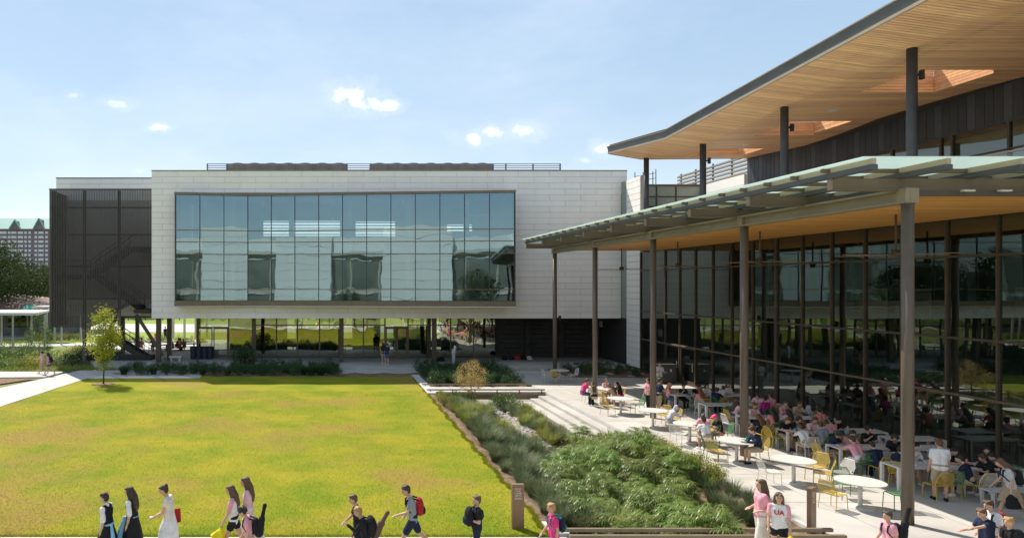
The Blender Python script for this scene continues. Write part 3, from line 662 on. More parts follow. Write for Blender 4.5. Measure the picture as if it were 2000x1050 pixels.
for k in range(5): boxo('louvre', M('screen_louvre', (.30, .25, .21), .6), hall, XW+.3, XW+.5, 47.4, 57.5, 14.05+.28*k, 14.05+.28*k+.13)
for y in (47.6, 50.0, 52.5, 55, 57.3): boxo('louvre_post', m_steel, hall, XW+.5, XW+.6, y-.05, y+.05, 13.6, 15.5)
b = MB()
for (x, h) in ((1240, 1.7), (1256, 1.7), (1275, 1.8), (1281, 2.1)): b.bar(P(x, 362, 54.5), P(x, 362, 54.5)+Vector((0, 0, h*.62)), .05, .05)
b.bar(P(1240, 345, 54.5), P(1281, 338, 54.5), .04, .04); b.bar(P(1240, 353, 54.5), P(1281, 348, 54.5), .04, .04); b.build('roof_ladder_rail', m_steel, hall)

# ------------------------------------------------------------------ upper roof with plank soffit
roof = empty('overhanging_roof', (23, 30, 14.5), label='big folded timber-lined roof overhanging the top right of the picture', cat='roof')
SKY = [(27.4, 30.2), (34.9, 37.7), (42.1, 44.8)]; SX = (23.3, 26.6)
pitch = .165; y = YE1; holes = []
while y > YE0+.2:
    ya, yb = y-pitch+.028, y
    inh = any(a < (ya+yb)/2 < c for a, c in SKY)
    segs = [(XE+.06, XW)] if not inh else [(XE+.06, SX[0]), (SX[1], XW)]
    for (xa, xb) in segs:
        xsn = [xa]+[v for v in (XC,) if xa < v < xb]+[xb]
        m_ = MB()
        for q0, q1 in zip(xsn, xsn[1:]):
            m_.hexa([(q0, ya, sofz(q0, ya)), (q1, ya, sofz(q1, ya)), (q1, yb, sofz(q1, yb)), (q0, yb, sofz(q0, yb)),
                     (q0, ya, sofz(q0, ya)+.03), (q1, ya, sofz(q1, ya)+.03), (q1, yb, sofz(q1, yb)+.03), (q0, yb, sofz(q0, yb)+.03)])
        m_.build('plank', m_wood, roof, loc=((xa+xb)/2, (ya+yb)/2, sofz(xa, ya)))
    y -= pitch
# dark backing and roof deck with real skylight shafts
DT = .62
def slabpiece(xa, xb, ya, yb, nm='roof_deck'):
    ks = [v for v in (39.2,) if ya < v < yb]; yy = [ya]+ks+[yb]; xx = [xa]+[v for v in (XC,) if xa < v < xb]+[xb]; m_ = MB()
    for p0, p1 in zip(yy, yy[1:]):
        for q0, q1 in zip(xx, xx[1:]):
            z = lambda X, Y: sofz(min(X, XW), Y)
            m_.hexa([(q0, p0, z(q0, p0)+.035), (q1, p0, z(q1, p0)+.035), (q1, p1, z(q1, p1)+.035), (q0, p1, z(q0, p1)+.035), (q0, p0, z(q0, p0)+DT), (q1, p0, z(q1, p0)+DT), (q1, p1, z(q1, p1)+DT), (q0, p1, z(q0, p1)+DT)])
    m_.build(nm, m_backing, roof)
m_backing = M('soffit_backing', (.06, .035, .018), .9)
slabpiece(XE+.07, SX[0], YE0, YE1-.02); slabpiece(SX[1], 34, YE0, YE1-.02)
ye = [YE0]+[v for s in SKY for v in s]+[YE1-.02]
for a, c in zip(ye[0::2], ye[1::2]): slabpiece(SX[0], SX[1], a, c)
for (a, c) in SKY:       # plank-lined shafts
    zb = sofz(25, a); 
    for k in range(12):
        z0 = zb-.12+k*.125
        for (x0, x1, y0, y1) in ((SX[0]+.04, SX[1]-.04, c-.035, c-.005), (SX[1]-.035, SX[1]-.005, a+.04, c-.04), (SX[0]+.005, SX[0]+.035, a+.04, c-.04), (SX[0]+.04, SX[1]-.04, a+.005, a+.035)):
            if z0 > min(sofz(x0, y0), sofz(x1, y1))-.06: boxo('lining_board', m_wood, roof, x0, x1, y0, y1, z0, z0+.112)
# fascia: grey metal band with a light lower lip
for (ya, yb) in ((YE0, 39.2), (39.2, YE1)):
    za, zb = sofz(XE, ya), sofz(XE, yb)
    MB().hexa([(XE, ya, za+.1), (XE+.06, ya, za+.1), (XE+.06, yb, zb+.1), (XE, yb, zb+.1), (XE-.1, ya, za+.44), (XE+.06, ya, za+.44), (XE+.06, yb, zb+.44), (XE-.1, yb, zb+.44)]).build('fascia', m_fasc if 'm_fasc' in globals() else m_steel, roof)
    MB().hexa([(XE-.02, ya, za-.02), (XE+.06, ya, za-.02), (XE+.06, yb, zb-.02), (XE-.02, yb, zb-.02), (XE-.02, ya, za+.095), (XE+.06, ya, za+.095), (XE+.06, yb, zb+.095), (XE-.02, yb, zb+.095)]).build('drip_edge', m_beam, roof)
    MB().hexa([(XE-.13, ya, za+.445), (XE+.3, ya, za+.445), (XE+.3, yb, zb+.445), (XE-.13, yb, zb+.445), (XE-.13, ya, za+.49), (XE+.3, ya, za+.49), (XE+.3, yb, zb+.49), (XE-.13, yb, zb+.49)]).build('gutter_edge', m_bronzel, roof)
    
pts = [(XE-.02, 0), (XC, 0), (XW, 0), (34, 0)]
m_ = MB()
for (xa, _), (xb, _) in zip(pts, pts[1:]):
    za, zb = sofz(max(xa, XE), YE1), sofz(min(xb, XW), YE1); m_.hexa([(xa, YE1, za-.02), (xb, YE1, zb-.02), (xb, YE1+.05, zb-.02), (xa, YE1+.05, za-.02), (xa, YE1, za+.5), (xb, YE1, zb+.5), (xb, YE1+.05, zb+.5), (xa, YE1+.05, za+.5)])
m_.build('fascia', m_steel, roof)
for k in range(5):
    y = 18.1+7.12*k; z1 = sofz(XC, y)
    cl = MB().cyl(XC, y, 9.5, z1+.02, .17, 24).build('column', m_charc, roof, True, loc=(XC, y, 9.5))
    if 0 < k < 4:
        fx = MB(); fx.box(XC+.17, XC+.3, y-.03, y+.03, z1-1.0, z1-.9); fx.box(XC+.3, XC+.42, y-.07, y+.07, z1-1.12, z1-.78); fx.build('spotlight', m_dark, roof)
for (x, y) in ((24.2, 33), (25, 24), (24.4, 40.3)): MB().cyl(x, y, sofz(x, y)-.02, sofz(x, y)+.02, .2, 20).build('ceiling_disc', m_whitep, roof)

# ------------------------------------------------------------------ glass canopy over the patio
can = empty('patio_canopy', (15, 31, 0), label='steel and glass canopy with timber soffit on tall bronze columns over the patio', cat='canopy')
XB, CY0, CY1, XF = 14.95, 16.5, 46.2, 13.0
colY = [17.75+7.05*k for k in range(5)]
for k, y in enumerate(colY):
    MB().cyl(XB, y, -.02, 8.28, .138, 28).build('column', m_colr, can, True, loc=(XB, y, 0))
    boxo('column_cap', m_colr, can, XB-.11, XB+.11, y-.11, y+.11, 8.28, 8.37)
    fx = MB(); zz = 3.85; fx.box(XB+.16, XB+.26, y-.03, y+.03, zz+.09, zz+.15); fx.box(XB+.26, XB+.4, y-.07, y+.07, zz-.05, zz+.29)
    if k > 1: fx.build('spotlight', m_dark, can)
bm = MB(); bm.box(XB-.05, XB+.05, CY0+1.1, CY1, 8.37, 8.64); bm.box(XB-.17, XB+.17, CY0+1.1, CY1, 8.64, 8.70); bm.box(XB-.17, XB+.17, CY0+1.1, CY1, 8.32, 8.37); bm.build('edge_beam', m_beam, can)
for y in colY: boxo('stiffener', m_beam, can, XB-.18, XB+.18, y-.14, y+.14, 8.37, 8.64)
rafY = [17.96+3.53*k for k in range(9)]
for y in rafY:
    r_ = boxo('rafter', m_beamd, can, XF+.1, 21.9, y-.06, y+.06, 8.70, 8.98); boxo('rafter_end', m_beam, can, XF+.06, XF+.1, y-.075, y+.075, 8.69, 8.99)
    boxo('rafter_flange', m_beamd, can, XF+.1, 21.9, y-.12, y+.12, 8.66, 8.70)
purX = [13.09, 14.9, 16.7, 18.5, 20.3]
for x in purX:
    boxo('purlin', m_purlin_lit, can, x-.05, x+.05, CY0, CY1, 9.12, 9.26); boxo('purlin_rail', m_steel, can, x-.09, x+.09, CY0, CY1, 8.985, 9.115)
y = CY0+1.45
while y < CY1:
    for xa, xb in zip([12.86]+[q+.05 for q in purX], [q-.05 for q in purX]+[21.8]): boxo('glazing_bar', m_beamd, can, xa, xb, y-.05, y+.05, 9.14, 9.24)
    y += 1.195
m_fritt = bpy.data.materials.new('fritted_glass'); m_fritt.use_nodes = True
def frit():
    N = m_fritt.node_tree.nodes; L = m_fritt.node_tree.links; b = N['Principled BSDF']; b.inputs['Base Color'].default_value = (.76, .84, .81, 1); b.inputs['Roughness'].default_value = .15
    t = N.new('ShaderNodeBsdfTranslucent'); t.inputs[0].default_value = (.80, .91, .89, 1); mx = N.new('ShaderNodeMixShader'); mx.inputs[0].default_value = .55
    L.new(b.outputs[0], mx.inputs[1]); L.new(t.outputs[0], mx.inputs[2]); L.new(mx.outputs[0], N['Material Output'].inputs[0])
frit()
ys_ = [CY0-.05]+[CY0+1.45+1.195*k for k in range(1, 30, 2)]
ys_ = [v for v in ys_ if v < CY1]+[CY1+.1]
gxs = [12.8]+purX[1:]+[21.8]
for xa, xb in zip(gxs, gxs[1:]):
    for ya, yb in zip(ys_, ys_[1:]): boxo('roof_pane', m_fritt, can, xa+.006, xb-.006, ya+.006, yb-.006, 9.27, 9.295)
# timber soffit
y = CY0+1.3
while y < CY1-.1:
    boxo('plank', m_wood2, can, XB+.2, XG-.18, y+.012, y+.163, 8.50, 8.53); y += .175
MB().box(XB+.2, XG-.2, CY0+1.3, CY1-.1, 8.535, 8.6).build('soffit_backing', m_backing, can)
boxo('soffit_trim', m_bronze, can, XB+.2, XG-.2, CY0+1.22, CY0+1.28, 8.5, 8.66)
for k in range(6):
    boxo('light_fitting', m_whitep, can, 16.2+.95*k, 16.5+.95*k, CY0+1.02, CY0+1.12, 8.6, 8.64)
# ceiling fans hang from the soffit
for k, (x, y) in enumerate(((18.4, 43.5), (18.4, 36.4), (18.4, 29.4), (18.4, 22.3))):
    t = empty('ceiling_fan', (x, y, 7.2), label='%s large ceiling fan hanging from the timber soffit, counted from the far end' % ('first', 'second', 'third', 'fourth')[k], cat='fan', group='ceiling fans under the canopy')
    MB().cyl(x, y, 7.3, 8.5, .035, 8).build('rod', m_bronze, t); MB().cyl(x, y, 7.12, 7.34, .13, 16).build('motor', m_bronze, t, True)
    for j in range(6):
        a = R(18+60*j+k*13); d = Vector((math.cos(a), math.sin(a), 0)); MB().bar(Vector((x, y, 7.18))+d*.1, Vector((x, y, 7.18))+d*1.65, .13, .02).build('blade', m_bronzel, t)
SC2 = bpy.data.scenes.new('workbench'); VL2 = SC2.view_layers[0]      # side scene in which meshes are grown, removed at the end
# ================================================================== FURNITURE
def round_table():
    t = empty('round_table'); MB().cyl(0, 0, .715, .74, .6, 40).build('table_top', m_whitep, t)
    MB().cyl(0, 0, .02, .715, .055, 16).build('pedestal', m_whitep, t, True); MB().cyl(0, 0, 0, .02, .34, 28).build('base', m_whitep, t); return t
COLS = {'yellow': (.55, .375, .055), 'green': (.06, .20, .07), 'white': (.72, .69, .63)}
CM = {k: (M(k+'_chair_paint', v, .4), MESHY(k+'_chair_mesh', v, .48)) for k, v in COLS.items()}
def chair_proto(col):
    fr, ms = CM[col]; t = empty('mesh_chair')
    # faces +Y; seat front at +Y, hexagonal backrest at -Y
    sp = [(-.21, -.2), (.21, -.2), (.24, .02), (.2, .22), (-.2, .22), (-.24, .02)]
    MB().prism(sp, .44, .446).build('seat', ms, t); 
    MB().tube([(x, y, .443) for x, y in sp], .011, 6, True).build('seat_frame', fr, t)
    bp = [(-.15, .47), (.15, .47), (.25, .63), (.17, .83), (-.17, .83), (-.25, .63)]; k = lambda z: -.2-(z-.45)*.28
    MB().poly([(x, k(z), z) for x, z in bp]).build('backrest', ms, t)
    MB().tube([(x, k(z), z) for x, z in bp], .012, 6, True).build('back_frame', fr, t)
    for x in (-1, 1):
        MB().tube([(x*.25, k(.63), .63), (x*.225, -.19, .44), (x*.24, -.25, 0)], .0115, 6).build('leg', fr, t)
        MB().tube([(x*.225, -.15, .44), (x*.2, .21, .44), (x*.21, .235, .42), (x*.23, .25, 0)], .0115, 6).build('leg', fr, t)
    return t
def long_table():
    t = empty('long_table'); b = MB(); b.box(-.9, .9, -.38, .38, .70, .74); b.build('table_top', m_whitep, t)
    for x in (-1, 1):
        for y in (-1, 1): boxo('leg', m_whitep, t, x*.86-.04, x*.86+.04, y*.34-.04, y*.34+.04, 0, .70)
    return t
PROTO = {'round': round_table(), 'long': long_table()}
for c_n in COLS: PROTO[c_n] = chair_proto(c_n)
USED = set()
def put(kind, x, y, rz, label, cat, group, z=0.):
    p = PROTO[kind]
    if kind in USED: o = copy_tree(p)
    else: o = p; USED.add(kind)
    o.location = (x, y, z); o.rotation_euler = (0, 0, rz); return tag(o, label, cat, group)
ordn = ['nearest', 'second nearest', 'third', 'fourth', 'fifth', 'sixth', 'seventh', 'farthest']
RT = [(14.72, 19.05), (14.45, 21.4), (14.2, 24.0), (14.07, 26.9), (13.98, 29.8), (13.88, 32.9), (14.25, 36.0), (14.55, 43.8)]
for i, (x, y) in enumerate(RT):
    put('round', x, y, 0, 'round white pedestal table, %s from the camera in the row along the planting' % ordn[i], 'table', 'round tables')
# long tables in rows under the canopy: two in each row
LY_ = [20.75, 23.1, 25.75, 28.35, 31.3, 34.1]; rown = ['first', 'second', 'third', 'fourth', 'fifth', 'sixth']
for i, y in enumerate(LY_):
    put('long', 17.85, y, R(-3), 'long white table at the column end of the %s table row under the canopy' % rown[i], 'table', 'long tables')
    put('long', 19.68, y-.08, R(-2), 'long white table at the glass end of the %s table row under the canopy' % rown[i], 'table', 'long tables')
CI = [0]
def chair(col, x, y, face, where):          # face: direction the sitter looks, degrees, 0 = +Y (away from camera), 90 = -X
    CI[0] += 1
    return put(col, x, y, R(face), where, 'chair', 'mesh chairs')
def rt_chair(col, i, ang, d, words, turn=0):   # around round table i; ang: side of the table in degrees from +X
    a = R(ang); x = RT[i][0]+d*math.cos(a); y = RT[i][1]+d*math.sin(a)
    chair(col, x, y, ang+90+turn, '%s mesh chair %s the %s round table' % (col, words, ordn[i]))
rt_chair('yellow', 0, 190, .88, 'left of', 10); rt_chair('green', 0, 75, .85, 'behind', 5); rt_chair('green', 0, -12, .92, 'right of', 6)
rt_chair('white', 1, 195, .95, 'left of', -20); rt_chair('yellow', 1, -35, .75, 'in front of'); rt_chair('yellow', 1, 18, 1.0, 'at the right of', 8); rt_chair('white', 1, -18, 1.25, 'standing off at the right of', 25)
rt_chair('yellow', 2, 196, .85, 'left of'); rt_chair('yellow', 2, 4, .80, 'under the navy-jacketed sitter at'); rt_chair('green', 2, 150, .8, 'behind the left side of')
rt_chair('white', 3, 215, .82, 'in front of'); rt_chair('green', 3, -55, .78, 'with a white shirt at'); rt_chair('yellow', 3, 15, .8, 'at the right of'); rt_chair('green', 3, -10, 1.25, 'standing off from')
rt_chair('yellow', 4, -10, .85, 'right of'); rt_chair('yellow', 4, 35, .85, 'behind')
rt_chair('yellow', 5, 205, .85, 'left of'); rt_chair('green', 5, 5, .85, 'right of')
rt_chair('white', 6, 180, .8, 'left of'); rt_chair('yellow', 6, -120, .75, 'in front of'); rt_chair('yellow', 6, -20, .8, 'right of'); rt_chair('yellow', 6, 20, .85, 'at the back right of')
rt_chair('white', 7, 185, .85, 'left of'); rt_chair('yellow', 7, -130, .75, 'in front of'); rt_chair('white', 7, 5, .9, 'right of')
for k, (x, y, rz, lab) in enumerate(((21.3, 24.4, 0, 'pale table against the glass beside the third row'), (20.4, 18.2, 0, 'pale table at the right edge of the picture'),)):
    put('long', x-.6, y, R(-2), lab, 'table', 'long tables')
# bench at the right edge
t = empty('bench', (18.6, 19.2, 0), label='low white bench at the right edge in front of the first table row', cat='bench')
boxo('seat', m_whitep, t, 18.35, 20.4, 19.0, 19.4, .42, .46)
for x in (18.42, 20.3):
    for y in (19.04, 19.36): boxo('leg', m_whitep, t, x-.03, x+.03, y-.03, y+.03, 0, .42)
# bins by the hall door
t = empty('waste_station', (20.9, 42.6, 0), label='dark grey waste station beside the hall door', cat='waste bin'); m_bin = M('bin_grey', (.06, .06, .065), .5)
MB().box(20.3, 21.6, 42.9, 43.5, .05, 1.15).build('cabinet', m_bin, t); MB().box(20.27, 21.63, 42.87, 43.53, 1.15, 1.2).build('top', m_dark, t)
for x in (20.6, 21.2): boxo('sign_plate', m_whitep, t, x, x+.1, 42.885, 42.9, .75, .9)
for k in range(4):
    x = PX(378+11*k, 55.3); t = empty('waste_bin', (x, 55.3, .2), label='dark wheeled bin, %s from the left of four under the white building' % ('first', 'second', 'third', 'fourth')[k], cat='waste bin', group='wheeled bins')
    MB().tube([(x, 55.3, .22), (x, 55.3, 1.15)], [.24, .29], 10).build('body', M('bin_blue', (.02, .03, .05), .5), t); MB().tube([(x, 55.3, 1.15), (x, 55.3, 1.22)], [.31, .28], 10).build('lid', m_dark, t)
t = empty('stone_bench', (PX(345, 54), 54, .2), label='low stone bench under the left end of the white building', cat='bench'); x = PX(342, 53.6)
boxo('seat', m_conc2, t, x-.5, x+.5, 53.6, 54.2, .48, .62); boxo('leg', m_conc2, t, x-.4, x-.25, 53.65, 54.15, .2, .48); boxo('leg', m_conc2, t, x+.25, x+.4, 53.65, 54.15, .2, .48)

# sign posts with their lettering
m_post = M('sign_bronze', (.23, .135, .075), .5, (.26, .155, .09), 3); m_let = M('sign_lettering', (.75, .70, .62), .5)
def text(body, size, loc, rot, parent, mat, bold=False):
    cu = bpy.data.curves.new('lettering', 'FONT'); cu.body = body; cu.size = size; cu.align_x = 'CENTER'; cu.align_y = 'CENTER'; cu.extrude = .001; cu.resolution_u = 2
    if bold: cu.offset = size*.035
    tmp = bpy.data.objects.new('tmp', cu); SC2.collection.objects.link(tmp); VL2.update(); dg = VL2.depsgraph; me = bpy.data.meshes.new_from_object(tmp.evaluated_get(dg)); bpy.data.objects.remove(tmp)
    me.materials.clear()
    o = link('lettering', me, mat, parent, loc); o.rotation_euler = rot; return o
def sign(x, y, rz, w, lines, label):
    t = empty('sign_post', (x, y, -.03), rz, label=label, cat='sign')
    link('post', MB().box(-w/2, w/2, -.05, .05, 0, 1.12).mesh('post'), m_post, t); link('cap', MB().box(-w/2-.003, w/2+.003, -.053, .053, 1.12, 1.135).mesh('cap'), m_bronzel, t)
    for (s, z, h) in lines: text(s, h, (0, -.053, z), (R(90), 0, 0), t, m_let)
    return t
def strokes(t, z, n, h, seed):      # small illegible lettering: a row of letter-like strokes
    r = random.Random(seed); m_ = MB(); w = .021; x = -n*w/2
    for k in range(n):
        hh = h*(1 if k == 0 or r.random() < .3 else .68); kind = r.randint(0, 2)
        m_.box(x, x+.006, -.0545, -.052, z, z+hh)
        if kind: m_.box(x+.006, x+.015, -.0545, -.052, z+(hh-.006 if kind == 1 else hh*.4), z+(hh if kind == 1 else hh*.4+.006))
        if kind == 2: m_.box(x+.0105, x+.015, -.0545, -.052, z, z+hh*.4)
        x += w
    link('lettering', m_.mesh('lettering'), m_let, t)
t = sign(PX(1011, 17.5), 17.5, 0, .305, (('ARTS', .845, .072), ('GREEN', .775, .066)), 'brown bronze sign post reading ARTS GREEN at the lawn edge')
strokes(t, 1.0, 8, .05, 1); strokes(t, .945, 6, .048, 2); strokes(t, .89, 9, .048, 3)
t = sign(PX(1585, 17.2), 17.2, R(35), .31, (), 'brown bronze sign post turned sideways at the corner of the patio')
for k, (z, n) in enumerate(((1.0, 8), (.945, 9), (.89, 6), (.82, 7), (.755, 6))): strokes(t, z, n, .05, 11+k)
# ================================================================== PEOPLE
def remesh(mb, vox, name, smooth_it=2):
    me = mb.mesh(name); o = bpy.data.objects.new('tmp', me); SC2.collection.objects.link(o)
    r = o.modifiers.new('r', 'REMESH'); r.mode = 'VOXEL'; r.voxel_size = vox; r.use_smooth_shade = True
    if smooth_it:
        s = o.modifiers.new('s', 'SMOOTH'); s.factor = .4; s.iterations = smooth_it
    VL2.update(); dg = VL2.depsgraph; out = bpy.data.meshes.new_from_object(o.evaluated_get(dg)); out.name = name
    bpy.data.objects.remove(o); bpy.data.meshes.remove(me); return out
def cap(mb, p, q, r0, r1, n=10):
    p = Vector(p); q = Vector(q); d = q-p
    if d.length < 1e-4: d = Vector((0, 0, 1e-3))
    d.normalize()
    mb.tube([p-d*r0*.97, p-d*r0*.75, p-d*r0*.35, p, q, q+d*r1*.35, q+d*r1*.75, q+d*r1*.97], [r0*.2, r0*.66, r0*.93, r0, r1, r1*.93, r1*.66, r1*.2], n)
def fk(o, a, l, ab=0., side=0):     # down, swung forward (-Y) by a and outward by ab
    v = Vector((side*math.sin(ab)*math.cos(a), -math.sin(a), -math.cos(a)*math.cos(ab))); return o+v*l
def skeleton(ps):
    s = ps.get('s', 1.); J = {}
    lean, hz = R(ps.get('lean', 2)), ps['hip']
    hip = Vector((0, 0, hz)); up = Vector((0, -math.sin(lean), math.cos(lean))); J['up'] = up
    J['pel'] = hip; J['wst'] = hip+up*.17; J['chs'] = hip+up*.36; J['nck'] = hip+up*.49
    nl = R(ps.get('nod', 8))+lean*.6; J['hd'] = J['nck']+Vector((0, -math.sin(nl)*.2-.012, math.cos(nl)*.19)); J['nod'] = nl*.6
    for sd, t in ((1, 'L'), (-1, 'R')):
        h = hip+Vector((sd*.085, 0, -.02)); ta, ka = ps['leg'+t]; ko = R(ps.get('splay', 2))
        k = fk(h, R(ta), .42, ko, sd); an = fk(k, R(ta-ka), .41); J['h'+t], J['k'+t], J['a'+t] = h, k, an
        fa = R(max(min((ta-ka)*1.0, 25), -50)); J['f'+t] = an+Vector((sd*.02, -math.cos(fa)*.15, math.sin(fa)*.15-.045)); J['he'+t] = an+Vector((0, .045, -.035))
        sh = hip+up*.455+Vector((sd*.165, 0, 0)); fl, ab, el = ps['arm'+t]
        e = fk(sh, R(fl), .285, R(ab), sd); inn = ps.get('in'+t, 0.)
        fv = Vector((sd*math.sin(R(ab*.4))-sd*inn, -math.sin(R(fl+el)), -math.cos(R(fl+el)))).normalized(); w = e+fv*.245
        J['s'+t], J['e'+t], J['w'+t], J['v'+t] = sh, e, w, fv
    return J
def torso(mb, J, g=0., lo='pel', fem=0):
    for sd in (-1, 1):
        x = Vector((sd, 0, 0))
        if lo == 'pel': cap(mb, J['pel']+x*.075, J['wst']+x*(.062-.008*fem), .105+g, .09+g-.008*fem)
        cap(mb, J['wst']+x*(.062-.008*fem), J['chs']+x*.08, .09+g-.008*fem, .102+g)
        cap(mb, J['chs']+x*.075, J['nck']+x*.075-J['up']*.05, .1+g, .062+g)
        cap(mb, J['nck']-J['up']*.025, J['s'+('L' if sd > 0 else 'R')], .055+g, .05+g)
def hand(mb, w, v, sd, curl=.5, fine=False):
    side = Vector((sd, 0, 0)); side = (side-v*side.dot(v)).normalized(); nrm = v.cross(side).normalized()
    cap(mb, w+v*.01, w+v*.07, .026, .032, 8)
    cap(mb, w+v*.04-side*.012, w+v*.075-side*.012, .024, .024, 8)
    bend = (v*math.cos(curl)+(-Vector((0, 0, 1)) if v.z > -.6 else Vector((0, -.3, 0)))*math.sin(curl)*.6).normalized()
    for k in range(4):
        b = w+v*.085+side*(.026-.0175*k); l = (.032, .038, .036, .028)[k]
        m_ = b+v*l; cap(mb, b, m_, .010, .0095, 6); cap(mb, m_, m_+bend*l*.9, .0095, .008, 6)
    tb = w+v*.03+side*.028; cap(mb, tb, tb+(v+side*.7).normalized()*.04, .013, .011, 6); cap(mb, tb+(v+side*.7).normalized()*.04, tb+(v*1.6+side*.7).normalized()*.075, .011, .009, 6)
def head_rot(J, yaw=0): return Matrix.Rotation(yaw, 3, 'Z') @ Matrix.Rotation(J['nod'], 3, 'X')
PM = {}
def person_mesh(key, ps, vox):
    if key in PM: return PM[key]
    J = skeleton(ps); fem = ps.get('fem', 0); D = {'J': J}; H = J['hd']; rot = head_rot(J, R(ps.get('yaw', 0))); D['rot'] = rot
    L = lambda x, y, z: H+rot @ Vector((x, y, z))
    b = MB(); torso(b, J, 0, fem=fem); cap(b, J['nck']-J['up']*.03, H+rot @ Vector((0, .01, -.06)), .054, .05)
    b.ell(H, (.076, .096, .112), 14, 10, rot); b.ell(L(0, -.022, -.055), (.056, .066, .062), 12, 8, rot); b.ell(L(0, -.098, -.02), (.014, .02, .026), 8, 6, rot)
    for sd in (-1, 1): b.ell(L(sd*.077, .006, -.015), (.012, .022, .03), 8, 6, rot)
    for sd, t in ((1, 'L'), (-1, 'R')):
        cap(b, J['h'+t], J['k'+t], .084, .056); cap(b, J['k'+t], J['k'+t].lerp(J['a'+t], .35)+Vector((0, .012, 0)), .054, .055); cap(b, J['k'+t].lerp(J['a'+t], .35)+Vector((0, .012, 0)), J['a'+t], .055, .036)
        cap(b, J['a'+t]-Vector((0, 0, .02)), J['f'+t], .036, .03)
        cap(b, J['s'+t], J['e'+t], .047, .037); cap(b, J['e'+t], J['e'+t].lerp(J['w'+t], .35), .037, .037); cap(b, J['e'+t].lerp(J['w'+t], .35), J['w'+t], .037, .025); hand(b, J['w'+t], J['v'+t], -sd)
    D['body'] = remesh(b, vox, 'body', 1)
    b = MB()
    for sd in (-1, 1): b.ell(L(sd*.03, -.092, .012), (.013, .008, .0075), 8, 6, rot)
    D['eyes'] = b.mesh('eyes', smooth=True)
    b = MB()
    for sd in (-1, 1): b.ell(L(sd*.031, -.093, .034), (.019, .008, .004), 8, 4, rot)
    D['brows'] = b.mesh('brows', smooth=True)
    D['mouth'] = MB().ell(L(0, -.086, -.062), (.024, .009, .007), 8, 6, rot).mesh('mouth', smooth=True)
    b = MB(); torso(b, J, .016, fem=fem); sl = ps.get('sleeve', .62)
    for sd in (-1, 1): cap(b, J['pel']+Vector((sd*.075, 0, -.02)), J['wst']+Vector((sd*.065, 0, 0)), .117, .11)
    for t in 'LR':
        if sl > 0: cap(b, J['s'+t], J['s'+t].lerp(J['e'+t], min(sl, 1)), .067, .062 if sl < 1 else .054)
        if sl > 1: cap(b, J['e'+t], J['w'+t], .053, .04)
    if ps.get('hood'): b.ell(L(0, .02, .01), (.1, .112, .135), 14, 10, rot); cap(b, J['nck'], H+Vector((0, .03, -.05)), .08, .09)
    D['top'] = remesh(b, max(vox, .018), 'shirt', 3)
    if ps.get('hood'):
        pass
    for nm, frac, r0, r1 in (('shorts', .78, .107, .092), ('short_shorts', .42, .105, .1), ('trousers', 2, .1, .06), ('wide_trousers', 2, .108, .1)):
        b = MB()
        for sd, t in ((1, 'L'), (-1, 'R')):
            cap(b, J['pel']+Vector((sd*.07, 0, .07)), J['h'+t], .117, .11)
            if frac < 1: cap(b, J['h'+t], J['h'+t].lerp(J['k'+t], frac), r0, r1)
            else: cap(b, J['h'+t], J['k'+t], r0, (r0+r1)/2-.004); cap(b, J['k'+t], J['a'+t], (r0+r1)/2-.004, r1)
        D[nm] = b
    b = MB(); kn = (J['kL']+J['kR'])/2; sk = ps.get('skirt', .85)
    n = 20; rings = [(J['wst'], .125, .1), (J['pel']+Vector((0, 0, .02)), .175, .14), (J['pel'].lerp(kn, .55), .235, .22), (J['pel'].lerp(kn, sk), .27, .27)]; base = len(b.v)
    for i, (c, rx, ry) in enumerate(rings):
        for j in range(n):
            a = 2*math.pi*j/n; f = 1+(.07*math.cos(5*a) if i > 1 else 0); b.v.append((c.x+rx*f*math.cos(a), c.y+ry*f*math.sin(a), c.z))
    for i in range(3):
        for j in range(n): j2 = (j+1) % n; b.f.append((i*n+j, i*n+j2, (i+1)*n+j2, (i+1)*n+j))
    b.f.append(tuple(3*n+j for j in range(n))); b.f.append(tuple(reversed(range(n))))
    D['skirt'] = b
    b = MB()
    for t in 'LR':
        cap(b, J['he'+t]+Vector((0, -.01, 0)), J['f'+t], .047, .043); cap(b, J['a'+t]+Vector((0, 0, .0)), J['he'+t], .045, .042)
    D['shoes'] = remesh(b, .018, 'shoes', 1)
    PM[key] = D; return D
def garment(D, nm):
    if isinstance(D[nm], MB): D[nm] = remesh(D[nm], .02, nm, 3)
    return D[nm]
